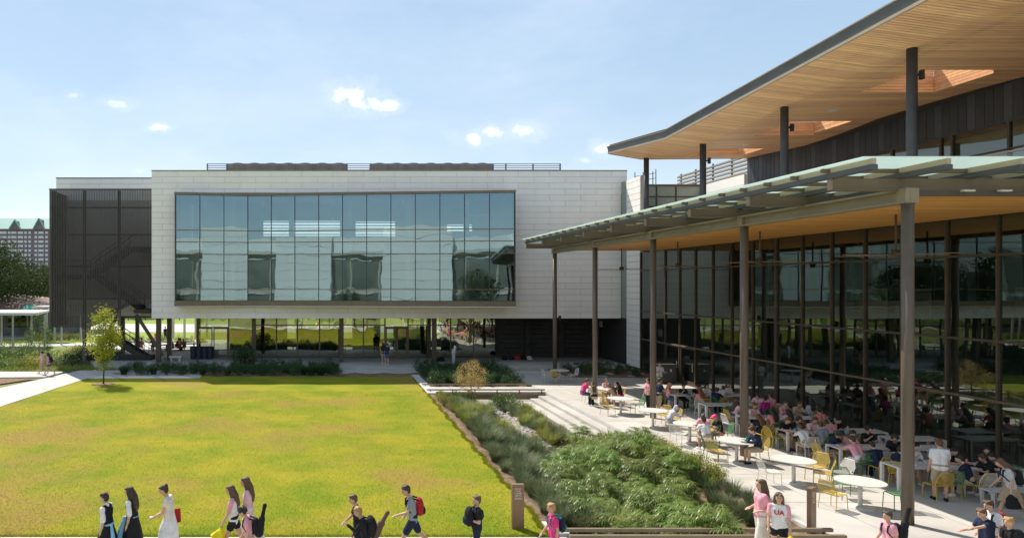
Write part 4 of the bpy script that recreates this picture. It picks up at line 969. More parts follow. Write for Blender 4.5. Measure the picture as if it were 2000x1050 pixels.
def hair_mesh(D, style):
    k = 'hair_'+style
    if k in D: return D[k]
    H, rot, J = D['J']['hd'], D['rot'], D['J']; L = lambda x, y, z: H+rot @ Vector((x, y, z)); b = MB(); r = random.Random(len(k))
    b.ell(L(0, .03, .038), (.086, .1, .094), 14, 10, rot); b.ell(L(0, .052, -.01), (.08, .064, .085), 12, 8, rot)
    for sd in (-1, 1): b.ell(L(sd*.045, -.045, .082), (.04, .045, .03), 8, 6, rot)
    if style == 'short':
        for i in range(14): a = r.uniform(-2.4, 2.4); b.ell(L(.07*math.sin(a), -.07*math.cos(a)+.02, .08+r.uniform(0, .04)), (.03, .03, .025), 7, 5, rot)
    if style == 'curly':
        for i in range(40):
            a = r.uniform(0, 6.28); z = r.uniform(-.02, .13); q = .095*math.sqrt(max(.12, 1-(z/.15)**2)); yv = q*math.cos(a)*1.1+.02
            if yv < -.05 and z < .06: continue
            b.ell(L(q*math.sin(a), yv, z), (.034,)*3, 7, 5)
    if style in ('long', 'wavy'):
        w = .014 if style == 'wavy' else 0; dn = Vector((0, 0, -1)); bk = Vector((0, .075, 0))
        p0 = L(0, .06, .0); p1 = J['nck']+Vector((0, .085, .05)); p2 = J['chs']+Vector((0, .125, -.02)); p3 = J['wst']+Vector((0, .12, .07))
        for x in (-.055, 0, .055): cap(b, p0+Vector((x*.9, 0, 0)), p1+Vector((x*1.15, 0, 0)), .06, .058); cap(b, p1+Vector((x*1.15, 0, 0)), p2+Vector((x*1.2+w, 0, 0)), .055, .045); cap(b, p2+Vector((x*1.2+w, 0, 0)), p3+Vector((x*.8, 0, 0)), .042, .02)
        for sd in (-1, 1): cap(b, L(sd*.075, -.005, .02), J['nck']+Vector((sd*.085, .0, .02)), .032, .035); cap(b, J['nck']+Vector((sd*.085, .0, .02)), J['chs']+Vector((sd*.09, -.05, .03)), .033, .016)
    if style == 'bun': b.ell(L(0, .09, .09), (.045, .045, .045), 10, 8)
    if style == 'pony': cap(b, L(0, .1, .05), L(0, .17, -.02), .035, .04); cap(b, L(0, .17, -.02), L(0, .17, -.2), .04, .015)
    if style == 'cap': pass
    if style == 'cap': b.ell(L(0, -.12, .055), (.07, .075, .012), 12, 6, rot)
    D[k] = remesh(b, .014, 'hair', 1); return D[k]
SKIN = [M('skin_%d' % i, c, .55, (c[0]*.9, c[1]*.88, c[2]*.86), 14) for i, c in enumerate(((.60, .36, .25), (.50, .28, .18), (.66, .42, .31), (.34, .18, .11)))]
HAIRM = {k: M('hair_'+k, c, .5, tuple(v*1.7 for v in c), 60, stretch=(1, 1, .2), bump=.5, bscale=90) for k, c in {'black': (.016, .013, .012), 'dark': (.036, .022, .014), 'brown': (.085, .045, .025), 'blond': (.30, .17, .065), 'red': (.13, .05, .02), 'hotpink': (.75, .03, .16), 'hood': (.6, .6, .64)}.items()}
CLO = {}
CCOL = {'pink': (.78, .36, .42), 'lightpink': (.80, .52, .56), 'hotpink': (.78, .05, .24), 'magenta': (.50, .02, .24), 'white': (.80, .79, .80), 'navy': (.018, .026, .06), 'black': (.016, .016, .019), 'grey': (.30, .32, .34), 'lightgrey': (.55, .55, .56),
        'khaki': (.46, .36, .245), 'salmon': (.74, .25, .24), 'green': (.03, .16, .06), 'cream': (.76, .70, .62), 'denim': (.08, .13, .22), 'tan': (.42, .31, .20), 'beige': (.56, .44, .33), 'blue': (.25, .52, .72), 'red': (.42, .025, .03), 'orange': (.7, .16, .03), 'yellow': (.8, .66, .02), 'teal': (.02, .3, .24), 'brown': (.13, .08, .06)}
def cloth(c):
    if c not in CLO: CLO[c] = M('cloth_'+c, CCOL[c], .8, tuple(v*.86 for v in CCOL[c]), 7, bump=.35, bscale=18, spec=.25)
    return CLO[c]
m_eye = M('eye_dark', (.02, .015, .012), .3); m_lip = M('lip', (.45, .16, .13), .5)
def person(key, ps, x, y, z, face, label, top, bottom, bkind, hair, hstyle, group, s=1., skin=0, shoes='white', vox=.02, detail=False):
    D = person_mesh(key, ps, vox)
    t = empty('person', (x, y, z), R(face+180), label=label, cat='person', group=group); t.scale = (s,)*3
    link('body', D['body'], SKIN[skin], t)
    if detail: link('eyes', D['eyes'], m_eye, t); link('mouth', D['mouth'], m_lip, t); link('brows', D['brows'], HAIRM[hair] if hair in HAIRM else m_eye, t)
    link('shirt', D['top'], cloth(top), t); link(bkind.replace('short_shorts', 'shorts').replace('wide_trousers', 'trousers'), garment(D, bkind), cloth(bottom), t)
    if not ps.get('hood'): link('cap' if hstyle == 'cap' else 'hair', hair_mesh(D, hstyle), HAIRM[hair], t)
    link('shoes', D['shoes'], cloth(shoes), t); return t
def sitpose(i, **k):
    base = [dict(lean=16, nod=26, armL=(38, 14, 62), armR=(34, 12, 66)), dict(lean=24, nod=32, armL=(46, 22, 60), armR=(44, 20, 58)), dict(lean=10, nod=14, armL=(30, 12, 78), armR=(42, 16, 96)),
            dict(lean=20, nod=10, armL=(44, 24, 70), armR=(36, 10, 84)), dict(lean=6, nod=4, armL=(20, 8, 72), armR=(24, 8, 66)), dict(lean=28, nod=20, armL=(56, 26, 46), armR=(50, 24, 52), yaw=20)][i]
    d = dict(hip=.545, legL=(84, 86), legR=(80, 74), splay=6, inL=.35, inR=.35); d.update(base); d.update(k); return d
SEATS = [  # head-top pixel, facing, shirt, bottom, hair colour, hair style, pose
 (1147, 740, 'E', 'hotpink', 'denim', 'brown', 'pony', 0), (1157, 745, 'N', 'beige', 'black', 'brown', 'long', 0), (1186, 738, 'S', 'pink', 'khaki', 'brown', 'bun', 2), (1193, 747, 'NW', 'tan', 'khaki', 'brown', 'long', 1), (1204, 744, 'W', 'black', 'hotpink', 'black', 'long', 3),
 (1317, 786, 'E', 'lightgrey', 'grey', 'hood', 'short', 1), (1374, 805, 'SW', 'pink', 'salmon', 'black', 'short', 1), (1374, 813, 'N', 'white', 'khaki', 'black', 'short', 3), (1396, 806, 'W', 'black', 'salmon', 'hotpink', 'cap', 0),
 (1469, 834, 'W', 'navy', 'khaki', 'dark', 'curly', 0),
 (1310, 748, 'SE', 'pink', 'denim', 'blond', 'wavy', 4), (1337, 749, 'S', 'black', 'black', 'black', 'bun', 2), (1362, 749, 'S', 'black', 'black', 'black', 'short', 1), (1367, 757, 'N', 'salmon', 'denim', 'red', 'wavy', 0), (1383, 748, 'S', 'white', 'denim', 'black', 'long', 2), (1399, 756, 'NE', 'navy', 'navy', 'black', 'short', 5), (1412, 751, 'NE', 'lightgrey', 'khaki', 'black', 'short', 1), (1423, 746, 'S', 'cream', 'khaki', 'brown', 'wavy', 4),
 (1444, 780, 'E', 'lightpink', 'denim', 'dark', 'long', 0), (1480, 765, 'SW', 'lightpink', 'khaki', 'dark', 'curly', 1), (1493, 772, 'N', 'magenta', 'navy', 'black', 'short', 4), (1504, 769, 'N', 'pink', 'khaki', 'dark', 'short', 4), (1477, 788, 'S', 'lightpink', 'black', 'brown', 'bun', 2),
 (1483, 803, 'N', 'black', 'black', 'red', 'long', 1), (1508, 797, 'N', 'salmon', 'black', 'black', 'long', 0), (1537, 784, 'S', 'pink', 'khaki', 'brown', 'bun', 2), (1539, 795, 'N', 'lightpink', 'black', 'black', 'long', 3), (1562, 784, 'S', 'beige', 'khaki', 'brown', 'short', 0), (1583, 779, 'N', 'lightgrey', 'denim', 'black', 'wavy', 4), (1599, 793, 'N', 'salmon', 'khaki', 'dark', 'curly', 0),
 (1536, 812, 'S', 'black', 'khaki', 'brown', 'short', 1), (1560, 812, 'S', 'navy', 'green', 'dark', 'curly', 0), (1566, 823, 'N', 'white', 'khaki', 'brown', 'short', 1), (1591, 815, 'S', 'lightpink', 'khaki', 'brown', 'short', 0), (1602, 822, 'N', 'grey', 'khaki', 'brown', 'short', 0), (1621, 813, 'N', 'pink', 'navy', 'black', 'short', 4), (1634, 812, 'S', 'black', 'khaki', 'black', 'short', 1),
 (1635, 837, 'SE', 'navy', 'khaki', 'black', 'curly', 1), (1665, 837, 'S', 'pink', 'khaki', 'dark', 'short', 0), (1669, 851, 'N', 'pink', 'white', 'dark', 'short', 5), (1701, 833, 'S', 'black', 'navy', 'black', 'curly', 2), (1707, 857, 'N', 'navy', 'navy', 'black', 'short', 1), (1748, 849, 'SW', 'black', 'khaki', 'dark', 'curly', 0), (1759, 868, 'NE', 'navy', 'khaki', 'black', 'curly', 1),
 (1793, 865, 'S', 'white', 'khaki', 'black', 'short', 2), (1858, 870, 'S', 'black', 'khaki', 'black', 'short', 1), (1874, 886, 'NW', 'navy', 'khaki', 'black', 'short', 0), (1918, 882, 'W', 'black', 'khaki', 'dark', 'curly', 0), (1927, 873, 'SW', 'black', 'navy', 'black', 'long', 3), (1944, 880, 'W', 'navy', 'navy', 'black', 'short', 1)]
FACE = {'N': 0, 'W': 90, 'S': 180, 'E': 270, 'NW': 45, 'NE': -45, 'SW': 135, 'SE': 225}
SIDEW = {'N': 'back turned', 'S': 'facing camera', 'E': 'facing right', 'W': 'facing left', 'NW': 'turned away to the left', 'NE': 'turned away to the right', 'SW': 'turned to the front left', 'SE': 'turned to the front right'}
HW = {'short': 'short', 'long': 'long', 'curly': 'curly', 'wavy': 'wavy', 'bun': 'tied-up', 'pony': 'ponytail', 'cap': 'red cap'}
cyc = ['yellow', 'green', 'white', 'green', 'yellow']
def seat_where(X, Y, c):
    if c.x < 15.4: return '%s round table' % ordn[min(range(8), key=lambda k: (RT[k][0]-X)**2+(RT[k][1]-Y)**2)]
    return 'table row %d' % (1+min(range(6), key=lambda k: abs(LY_[k]-Y)))
SLAB = []
for i, (px, py, f, top, bot, hc, hs, po) in enumerate(SEATS):
    Y = 4.95*FPX/(py-VY); X = (px-VX)*Y/FPX; fa = R(FACE[f]); c = Vector((X, Y, 0))-Vector((-math.sin(fa), math.cos(fa), 0))*(.12 if po == 4 else .24)
    ac = {'hood': ', hood up', 'hotpink': ', red cap'}.get(hc, '')
    SLAB.append('seated person in %s top and %s%s, %s, %s' % (top, bot+' trousers' if bot in ('black', 'denim', 'navy') else bot+' shorts', ac, SIDEW[f], seat_where(X, Y, c)))
for l in set(SLAB):
    ks = sorted([k for k in range(len(SLAB)) if SLAB[k] == l], key=lambda k: SEATS[k][0])
    if len(ks) > 1:
        for n_, k in enumerate(ks): SLAB[k] = l+', '+('left one', 'right one', 'third one')[n_]
seen = set()
for i, (px, py, f, top, bot, hc, hs, po) in enumerate(SEATS):
    Y = 4.95*FPX/(py-VY); X = (px-VX)*Y/FPX; fa = R(FACE[f]); fw_ = Vector((-math.sin(fa), math.cos(fa), 0)); c = Vector((X, Y, 0))-fw_*(.12 if po == 4 else .24)
    if c.x < 15.4: ti = min(range(8), key=lambda k: (RT[k][0]-X)**2+(RT[k][1]-Y)**2); where = '%s round table' % ordn[ti]
    else: ti = min(range(6), key=lambda k: abs(LY_[k]-Y)); where = 'table row %d' % (ti+1)
    hp = dict(hood=1, sleeve=1.2) if hc == 'hood' else (dict(sleeve=1.2) if top in ('cream',) or (top == 'lightgrey' and hs == 'wavy') or i == 9 else {})
    lab = SLAB[i]; ht = ''
    fem = 1 if hs in ('long', 'wavy', 'bun', 'pony') else 0
    person('sit%d_%d_%d' % (po, fem, 1 if hp.get('hood') else (2 if hp else 0)), sitpose(po, fem=fem, **hp), c.x, c.y, 0, FACE[f], lab, top, bot, 'trousers' if bot in ('black', 'denim', 'navy') else 'shorts', hc if hc in HAIRM else 'dark', hs, 'people seated at the tables', .98-.03*(i % 3), [0, 2, 1, 0, 2][i % 5], 'white' if i % 3 else 'black', .022)
    if i not in (0, 1, 3, 4, 2, 5, 6, 7, 8, 9):
        col = cyc[(i*7+3) % 5]; q = c-fw_*.05
        chair(col, q.x, q.y, FACE[f], '%s mesh chair under sitter%s' % (col, ' in %s top, %s, %s%s' % (top, SIDEW[f], where, lab[lab.rindex(','):] if lab.endswith('one') else '')))
# empty chairs along the rows
for (col, x, y, f, w) in (('green', 17.6, 30.55, 0, 'first empty green chair from the column at the fifth table row'), ('green', 18.5, 30.5, 0, 'second empty green chair from the column at the fifth table row'), ('white', 17.3, 31.95, 180, 'empty white chair behind the fifth table row'),
                          ('white', 17.5, 27.65, 0, 'empty white chair in front of the fourth table row'), ('white', 16.55, 28.4, 270, 'empty white chair at the end of the fourth table row'), ('yellow', 16.75, 25.9, 270, 'empty yellow chair at the end of the third table row'),
                          ('yellow', 16.7, 23.2, 270, 'empty yellow chair at the end of the second table row'), ('green', 18.0, 19.95, 0, 'empty green chair before the first table row'), ('yellow', 17.5, 19.75, 0, 'empty yellow chair before the first table row'), ('white', 18.75, 19.75, 0, 'empty white chair before the first table row'),
                          ('green', 17.6, 33.3, 0, 'empty green chair before the sixth table row'), ('yellow', 17.1, 34.9, 180, 'yellow chair with a black bag behind the sixth table row'), ('white', 17.9, 22.25, 0, 'empty white chair before the second table row'), ('yellow', 19.3, 25.0, 0, 'empty yellow chair before the third table row')):
    chair(col, x, y, f, w.replace('chair', 'mesh chair', 1))

# -------- walkers and standing people
def walk(a=22, armA=18, **k):
    d = dict(hip=.905, lean=4, nod=10, legL=(a, 6), legR=(-a*.8, 26), armL=(-armA, 6, 22), armR=(armA, 6, 24)); d.update(k); return d
STAND = dict(hip=.925, legL=(2, 2), legR=(-2, 2), armL=(6, 7, 12), armR=(4, 7, 16))
def at(px, py, h, z=0.):       # where someone of height h stands whose head top is at this pixel
    Y = FPX*(EYE-z-h)/(py-VY); return (px-VX)*Y/FPX, Y
WALKERS = []
def wk(px, py, h, face, label, ps, top, bottom, bk, hair, hs, group='people walking along the front path', z=0., skin=0, shoes='white', vox=.014):
    x, y = at(px, py, h, z); k = 'w%d' % len(WALKERS)
    t = person(k, ps, x, y, z, face, label, top, bottom, bk, hair, hs, group, h/1.72, skin, shoes, vox, True); WALKERS.append((t, PM[k]['J'])); return t, PM[k]['J'], h/1.72
def put_on(t, mb, name, mat, label=None, cat=None, rem=.016):      # a thing carried by a person: top-level, placed by the person's frame
    me = remesh(mb, rem, name, 2) if rem else mb.mesh(name)
    o = link(name, me, mat, None, t.location); o.rotation_euler = t.rotation_euler; o.scale = t.scale; return tag(o, label, cat)
def backpack(t, J, main, trim, label, front=False, big=1.):
    sg = -1 if front else 1; e = empty('backpack', t.location, t.rotation_euler.z, label=label, cat='backpack', group='backpacks'); e.scale = t.scale
    c = J['chs']+Vector((0, sg*(.185+.03*big), -.08)); up = J['up']; rot = Matrix.Rotation(math.atan2(-up.y, up.z), 3, 'X')
    b = MB(); b.ell(c, (.15*big, .105*big, .23*big), 14, 10, rot); b.ell(c+Vector((0, 0, -.07)), (.155*big, .11*big, .16*big), 14, 10, rot); link('bag', remesh(b, .016, 'bag', 2), cloth(main), e)
    b = MB(); b.ell(c+Vector((0, sg*.07*big, -.09)), (.115*big, .075*big, .11*big), 12, 8, rot); link('pocket', remesh(b, .016, 'pocket', 1), cloth(trim), e)
    for sd in (-1, 1):
        x = Vector((sd*.1, 0, 0)); n = J['nck']-J['up']*.02
        link('strap', MB().tube([c+x+Vector((0, -sg*.03, .17)), n+x+Vector((0, sg*.02, .035)), n+x+Vector((0, -sg*.1, -.03)), J['chs']+x+Vector((0, -sg*.125, -.06)), J['wst']+x*1.5+Vector((0, -sg*.04, .0)), c+x+Vector((0, -sg*.05, -.17))], .02, 6).mesh('strap'), cloth(trim), e)
    return e
W_ = 90
t, J, s = wk(210, 961, 1.56, 75, 'person in white blouse, black pinafore and light blue sash, leftmost walker', walk(12, 8, fem=1, sleeve=.9, skirt=1.4), 'black', 'black', 'skirt', 'black', 'short', shoes='black')
b = MB()
for q in 'LR': cap(b, J['s'+q], J['s'+q].lerp(J['e'+q], .95), .07, .064)
cap(b, J['nck'], J['nck']+J['up']*.03, .075, .065); link('sleeves', remesh(b, .016, 'sleeves', 2), cloth('white'), t)
b = MB(); b.tube([J['pel']+Vector((.16*math.cos(a), .135*math.sin(a), .06)) for a in [R(30*i) for i in range(12)]], .03, 6, True); b.hexa([(.1, -.22, .35), (.2, -.12, .35), (.22, -.02, .36), (.14, -.1, .36), (.08, -.16, 1.0), (.15, -.08, 1.0), (.16, .0, 1.0), (.1, -.02, 1.0)]); b.tube([J['pel']+Vector((.05, .14, .06)), J['pel']+Vector((.12, .22, -.15)), J['pel']+Vector((.15, .29, -.5))], [.03, .05, .07], 6); link('sash', remesh(b, .016, 'sash', 1), cloth('blue'), t)
t, J, s = wk(259, 948, 1.63, 82, 'person in black dress with white sleeves and blue apron ribbon, second walker from the left', walk(14, 8, fem=1, skirt=1.15), 'black', 'black', 'skirt', 'dark', 'long', shoes='black')
b = MB()
for q in 'LR': cap(b, J['s'+q], J['s'+q].lerp(J['e'+q], .95), .07, .064)
link('sleeves', remesh(b, .016, 'sleeves', 2), cloth('white'), t)
b = MB(); b.tube([J['pel']+Vector((.16*math.cos(a), .135*math.sin(a), .1)) for a in [R(30*i) for i in range(12)]], .016, 6, True); b.tube([J['pel']+Vector((.06, -.15, .1)), J['pel']+Vector((.13, -.23, -.2)), J['pel']+Vector((.16, -.27, -.44))], [.05, .075, .085], 8); link('sash', remesh(b, .016, 'sash', 1), cloth('blue'), t)
t, J, s = wk(331, 943, 1.67, 88, 'person in a long white dress walking left and looking at a phone', walk(16, 4, fem=1, nod=26, armR=(12, 6, 44), armL=(16, 6, 48), sleeve=.35, skirt=1.75), 'cream', 'white', 'skirt', 'dark', 'bun')
b = MB(); c = J['pel']+Vector((-.24, .05, .06)); b.hexa([c+Vector(v) for v in ((-.03, -.16, -.28), (.05, -.16, -.28), (.05, .16, -.22), (-.03, .16, -.22), (-.02, -.12, .05), (.03, -.12, .05), (.03, .14, .1), (-.02, .14, .1))]); put_on(t, b, 'shoulder_bag', cloth('red'), 'dark red shoulder bag of the walker in the long white dress', 'bag', None)
b = MB(); c = (J['wL']+J['wR'])/2+J['vL']*.09; b.box(c.x-.04, c.x+.04, c.y-.08, c.y+.08, c.z, c.z+.01); put_on(t, b, 'phone', cloth('lightgrey'), 'pale phone in the hands of the walker in the long white dress', 'phone', None)
t, J, s = wk(457, 945, 1.65, 90, 'person in white and pink tee and black shorts walking left, yellow bag in hand', walk(24, 16, fem=1, armL=(16, 6, 14), armR=(14, 6, 16)), 'white', 'black', 'short_shorts', 'brown', 'long', shoes='white')
def letter_shirt(t, J, s):
    b = MB()
    for q in 'LR': cap(b, J['s'+q], J['s'+q].lerp(J['e'+q], .64), .069, .065)
    cap(b, J['sL']-Vector((.02, 0, 0)), J['sR']+Vector((.02, 0, 0)), .068, .068); link('sleeves', remesh(b, .016, 'sleeves', 2), cloth('pink'), t)
letter_shirt(t, J, s)
def ybag(t, J, q, label):
    w = J['w'+q]+J['v'+q]*.1; b = MB(); b.tube([w, w+Vector((0, .02, -.1)), w+Vector((0, -.03, -.26)), w+Vector((0, -.05, -.36))], [.02, .09, .13, .06], 10); b.tube([w+Vector((.02, -.05, -.08)), w+Vector((.03, -.17, -.24))], [.03, .1], 8); put_on(t, b, 'carrier_bag', cloth('yellow'), label, 'bag')
ybag(t, J, 'L', 'crumpled yellow bag held by the walker in black shorts going left')
t, J, s = wk(486, 929, 1.72, 90, 'tall person in blush top and white trousers behind the pink backpacker', walk(14, 8, fem=1, armL=(10, 8, 40)), 'lightpink', 'cream', 'wide_trousers', 'brown', 'wavy')
t, J, s = wk(488, 985, 1.44, 88, 'person in pink polo with head bowed and instrument case on back', walk(16, 8, nod=34, lean=8), 'pink', 'khaki', 'shorts', 'black', 'curly')
backpack(t, J, 'black', 'black', 'black backpack of the walker in pink polo with bowed head')
def case(t, J, tilt, lab, c1='black', L=1.0):
    b = MB(); p = J['wst']+Vector((.05, .27, -.05)); d = Vector((0, math.sin(tilt), math.cos(tilt))); cap(b, p, p+d*L*.3, .125, .1); cap(b, p+d*L*.25, p+d*L*.5, .085, .09); cap(b, p+d*L*.5, p+d*L*.85, .06, .05); cap(b, p+d*L*.85, p+d*L, .05, .058); put_on(t, b, 'instrument_case', cloth(c1), lab, 'instrument case')
case(t, J, R(12), 'upright black instrument case carried by the bowed walker in pink', 'black', .72)
t, J, s = wk(699, 963, 1.53, 92, 'person in black polo swinging the arms, ahead of the one with a huge backpack', walk(18, 24, nod=20), 'black', 'navy', 'trousers', 'brown', 'short', shoes='black')
t, J, s = wk(715, 986, 1.46, 88, 'person in black shirt bending under a huge black backpack', walk(16, 10, nod=22, lean=12, sleeve=1.2, armL=(40, 8, 90)), 'black', 'black', 'trousers', 'blond', 'short', shoes='black')
backpack(t, J, 'black', 'black', 'very large black backpack of the bending walker in black', big=1.35); case(t, J, R(30), 'brown instrument case sticking up behind the bending walker in black', 'brown', .62)
t, J, s = wk(806, 944, 1.64, 90, 'person in grey polo and navy shorts striding left with red backpack', walk(30, 10, nod=24, lean=7, armL=(20, 6, 56), armR=(-4, 6, 40)), 'grey', 'navy', 'shorts', 'dark', 'short', shoes='white')
backpack(t, J, 'red', 'black', 'red and black backpack of the striding walker in grey polo')
t, J, s = wk(931, 966, 1.5, 96, 'person in black polo hugging a backpack before the chest', walk(8, 4, nod=6, armL=(6, 12, 96), armR=(2, 12, 92), lean=-3, inL=.8, inR=.8), 'black', 'navy', 'trousers', 'brown', 'short', shoes='black')
backpack(t, J, 'black', 'navy', 'black backpack hugged in front by the walker near the lawn sign', True, 1.15)
t, J, s = wk(1082, 981, 1.46, 92, 'person in bright pink shirt with a teal and navy backpack', walk(14, 12, nod=6), 'hotpink', 'grey', 'shorts', 'blond', 'short')
backpack(t, J, 'navy', 'teal', 'navy and teal backpack of the walker in bright pink')
t, J, s = wk(1486, 934, 1.74, 84, 'person in pink tee and white wide trousers with hands at the waist', walk(10, 4, fem=1, nod=0, lean=-1, armL=(-22, 18, 88), armR=(-10, 14, 84), inL=.7, inR=.5), 'pink', 'cream', 'wide_trousers', 'brown', 'long')
t, J, s = wk(1521, 958, 1.6, 150, 'person facing the camera in white tee with two dark letters and black shorts', walk(16, 6, fem=1, nod=6, armR=(10, 8, 14), armL=(14, 8, 16)), 'white', 'black', 'short_shorts', 'brown', 'long')
letter_shirt(t, J, s)
c = J['chs']; o = text('UA', .15, (c.x, c.y-.137, c.z-.02), (R(84), 0, 0), t, cloth('red'), True); o.name = 'lettering'
ybag(t, J, 'L', 'bright yellow bag in the hand of the walker facing the camera')
t, J, s = wk(1738, 996, 1.42, 90, 'person in pink tee with a tall dark case on the back', walk(12, 10, nod=4), 'pink', 'khaki', 'shorts', 'dark', 'short')
case(t, J, R(14), 'tall dark grey instrument case on the back of the walker in pink tee', 'black', .78); backpack(t, J, 'black', 'navy', 'navy strapped bag of the walker in pink tee at the right')
t, J, s = wk(1928, 989, 1.47, 92, 'person in navy polo stretching one arm to the left', walk(10, 6, nod=26, armL=(76, 10, 8), armR=(30, 8, 50)), 'navy', 'khaki', 'shorts', 'brown', 'short')
t, J, s = wk(1941, 974, 1.53, 88, 'person in white polo with red backpack at the bottom right edge', walk(12, 8, nod=22), 'white', 'khaki', 'shorts', 'dark', 'short')
backpack(t, J, 'red', 'black', 'red backpack of the walker at the bottom right edge')
t, J, s = wk(1976, 1008, 1.42, 92, 'person in dark shirt in the bottom right corner', walk(10, 8, nod=8), 'black', 'khaki', 'shorts', 'blond', 'short')
backpack(t, J, 'black', 'black', 'black backpack of the walker in the bottom right corner')
t, J, s = wk(1974, 891, 1.66, 60, 'person in grey shirt and tan skirt walking by the benches with dark bags', walk(24, 14, fem=1, nod=34, lean=10, skirt=1.0), 'lightgrey', 'tan', 'skirt', 'brown', 'wavy', 'people standing on the patio', vox=.018)
backpack(t, J, 'black', 'navy', 'dark backpack of the walker in tan skirt', big=.95)
b = MB(); w = J['wL']+J['vL']*.09; b.tube([w, w+Vector((0, .02, -.12)), w+Vector((.02, .06, -.38))], [.02, .12, .17], 10); put_on(t, b, 'tote_bag', cloth('black'), 'black tote hanging from the hand of the walker in tan skirt', 'bag')
wk(1836, 857, 1.76, -25, 'person in white polo and khaki shorts standing with back to the camera', dict(STAND, nod=18, splay=5), 'white', 'khaki', 'shorts', 'brown', 'short', 'people standing on the patio', shoes='black', vox=.016)
wk(1267, 738, 1.62, 110, 'person in long pink tee and black leggings standing beside a bronze column', dict(STAND, fem=1, armL=(10, 7, 80)), 'pink', 'black', 'trousers', 'dark', 'long', 'people standing on the patio', vox=.02)
wk(1287, 738, 1.68, -80, 'person in navy tee and khaki shorts standing right of a bronze column', dict(STAND, armL=(30, 7, 60), armR=(26, 7, 60)), 'navy', 'khaki', 'shorts', 'dark', 'short', 'people standing on the patio', vox=.02)
wk(1288, 706, 1.72, 180, 'person in white tee standing by the hall door', dict(STAND, armL=(20, 7, 80), armR=(20, 7, 80)), 'white', 'khaki', 'shorts', 'dark', 'short', 'people standing on the patio', vox=.022)
wk(886, 667, 1.66, -60, 'person in white clothes standing under the white building', dict(STAND, fem=1, armL=(40, 7, 60)), 'white', 'lightgrey', 'trousers', 'black', 'long', 'people by the white building', .2, vox=.022)
wk(749, 669, 1.6, 20, 'left of the two dark-clad people before the glazed doors of the white building', dict(STAND, fem=1), 'black', 'khaki', 'shorts', 'black', 'long', 'people by the white building', .2, vox=.022)
wk(756, 670, 1.62, -20, 'right of the two dark-clad people before the glazed doors of the white building', dict(STAND), 'navy', 'denim', 'shorts', 'brown', 'short', 'people by the white building', .2, vox=.022)
t, J, s = wk(83, 684, 1.62, 95, 'person in striped red and white tee walking on the far left path', walk(18, 10, fem=1, armL=(30, 6, 60)), 'lightpink', 'khaki', 'shorts', 'black', 'pony', 'people on the far left path', vox=.02)
t, J, s = wk(95, 687, 1.6, 92, 'person in pink tee and denim shorts with black backpack on the far left path', walk(22, 10), 'pink', 'denim', 'short_shorts', 'black', 'long', 'people on the far left path', vox=.02)
backpack(t, J, 'black', 'black', 'black backpack on the far left path')
wk(306, 645, 1.65, 180, 'person in orange top standing behind the underpass', dict(STAND), 'orange', 'khaki', 'shorts', 'dark', 'short', 'people beyond the underpass', 0, vox=.024)
wk(323, 637, 1.65, 180, 'small dark figure standing on the field beyond the underpass', dict(STAND), 'black', 'black', 'trousers', 'dark', 'short', 'people beyond the underpass', 0, vox=.024)
for k, (px, Y, top) in enumerate(((275, 63, 'salmon'), (300, 63.5, 'black'), (338, 62, 'grey'), (344, 63, 'black'), (351, 62.6, 'salmon'), (360, 63, 'grey'))):
    person('sit%d_0_0' % (k % 4), sitpose(k % 4, fem=0), PX(px, Y), Y, 0, (0, 180, 90, 270)[k % 4], 'silhouetted person in %s seated beyond the underpass, number %s from the left' % (top, ('one', 'two', 'three', 'four', 'five', 'six')[k]), top, 'khaki', 'shorts', 'dark', 'short', 'people seated beyond the underpass', 1, 1, 'black', .022)
# bags lying by the dark wall
for k, px in enumerate((985, 998, 1010, 1022, 1034, 850, 862)):
    x = PX(px, 54.6 if k < 5 else 53.6); y = 54.6 if k < 5 else 53.6; b = MB(); r = random.Random(k); b.ell((x, y, .36), (.25, .2, .18+.05*r.random()), 10, 8); b.ell((x+.12, y-.06, .3), (.16, .15, .12), 8, 6)
    tag(link('school_bag', remesh(b, .03, 'school_bag', 1), cloth(['black', 'navy', 'red', 'black', 'lightgrey', 'black', 'black'][k])), '%s school bag dropped on the terrace, %s from the left' % (['black', 'navy', 'red', 'black', 'pale', 'black', 'black'][k], ['third', 'fourth', 'fifth', 'sixth', 'seventh', 'first', 'second'][k]), 'bag', 'bags on the terrace')
b = MB(); b.ell((17.05, 35.2, .25), (.2, .17, .24), 10, 8); tag(link('school_bag', remesh(b, .03, 'school_bag', 1), cloth('black')), 'black bag on the patio beside the sixth table row', 'bag')
# books, plates and papers on the tables
for k in range(20):
    r = random.Random(100+k); row = k % 6; x = 17.2+r.random()*2.9; y = LY_[row]+r.uniform(-.2, .2)
    b = MB(); b.box(-.13, .13, -.09, .09, .742, .755+.01*r.random()); o = link('booklet', b.mesh('booklet'), cloth(['white', 'lightgrey', 'navy', 'cream'][k % 4]), None, (x, y, 0), r.random()*3)
    tag(o, '%s booklet lying on the tables of row %d under the canopy, %s' % (['white', 'grey', 'navy', 'cream'][k % 4], row+1, ('toward the columns', 'in the middle', 'toward the glass')[min(2, int((x-17.2)))]), 'booklet', 'booklets on the tables')

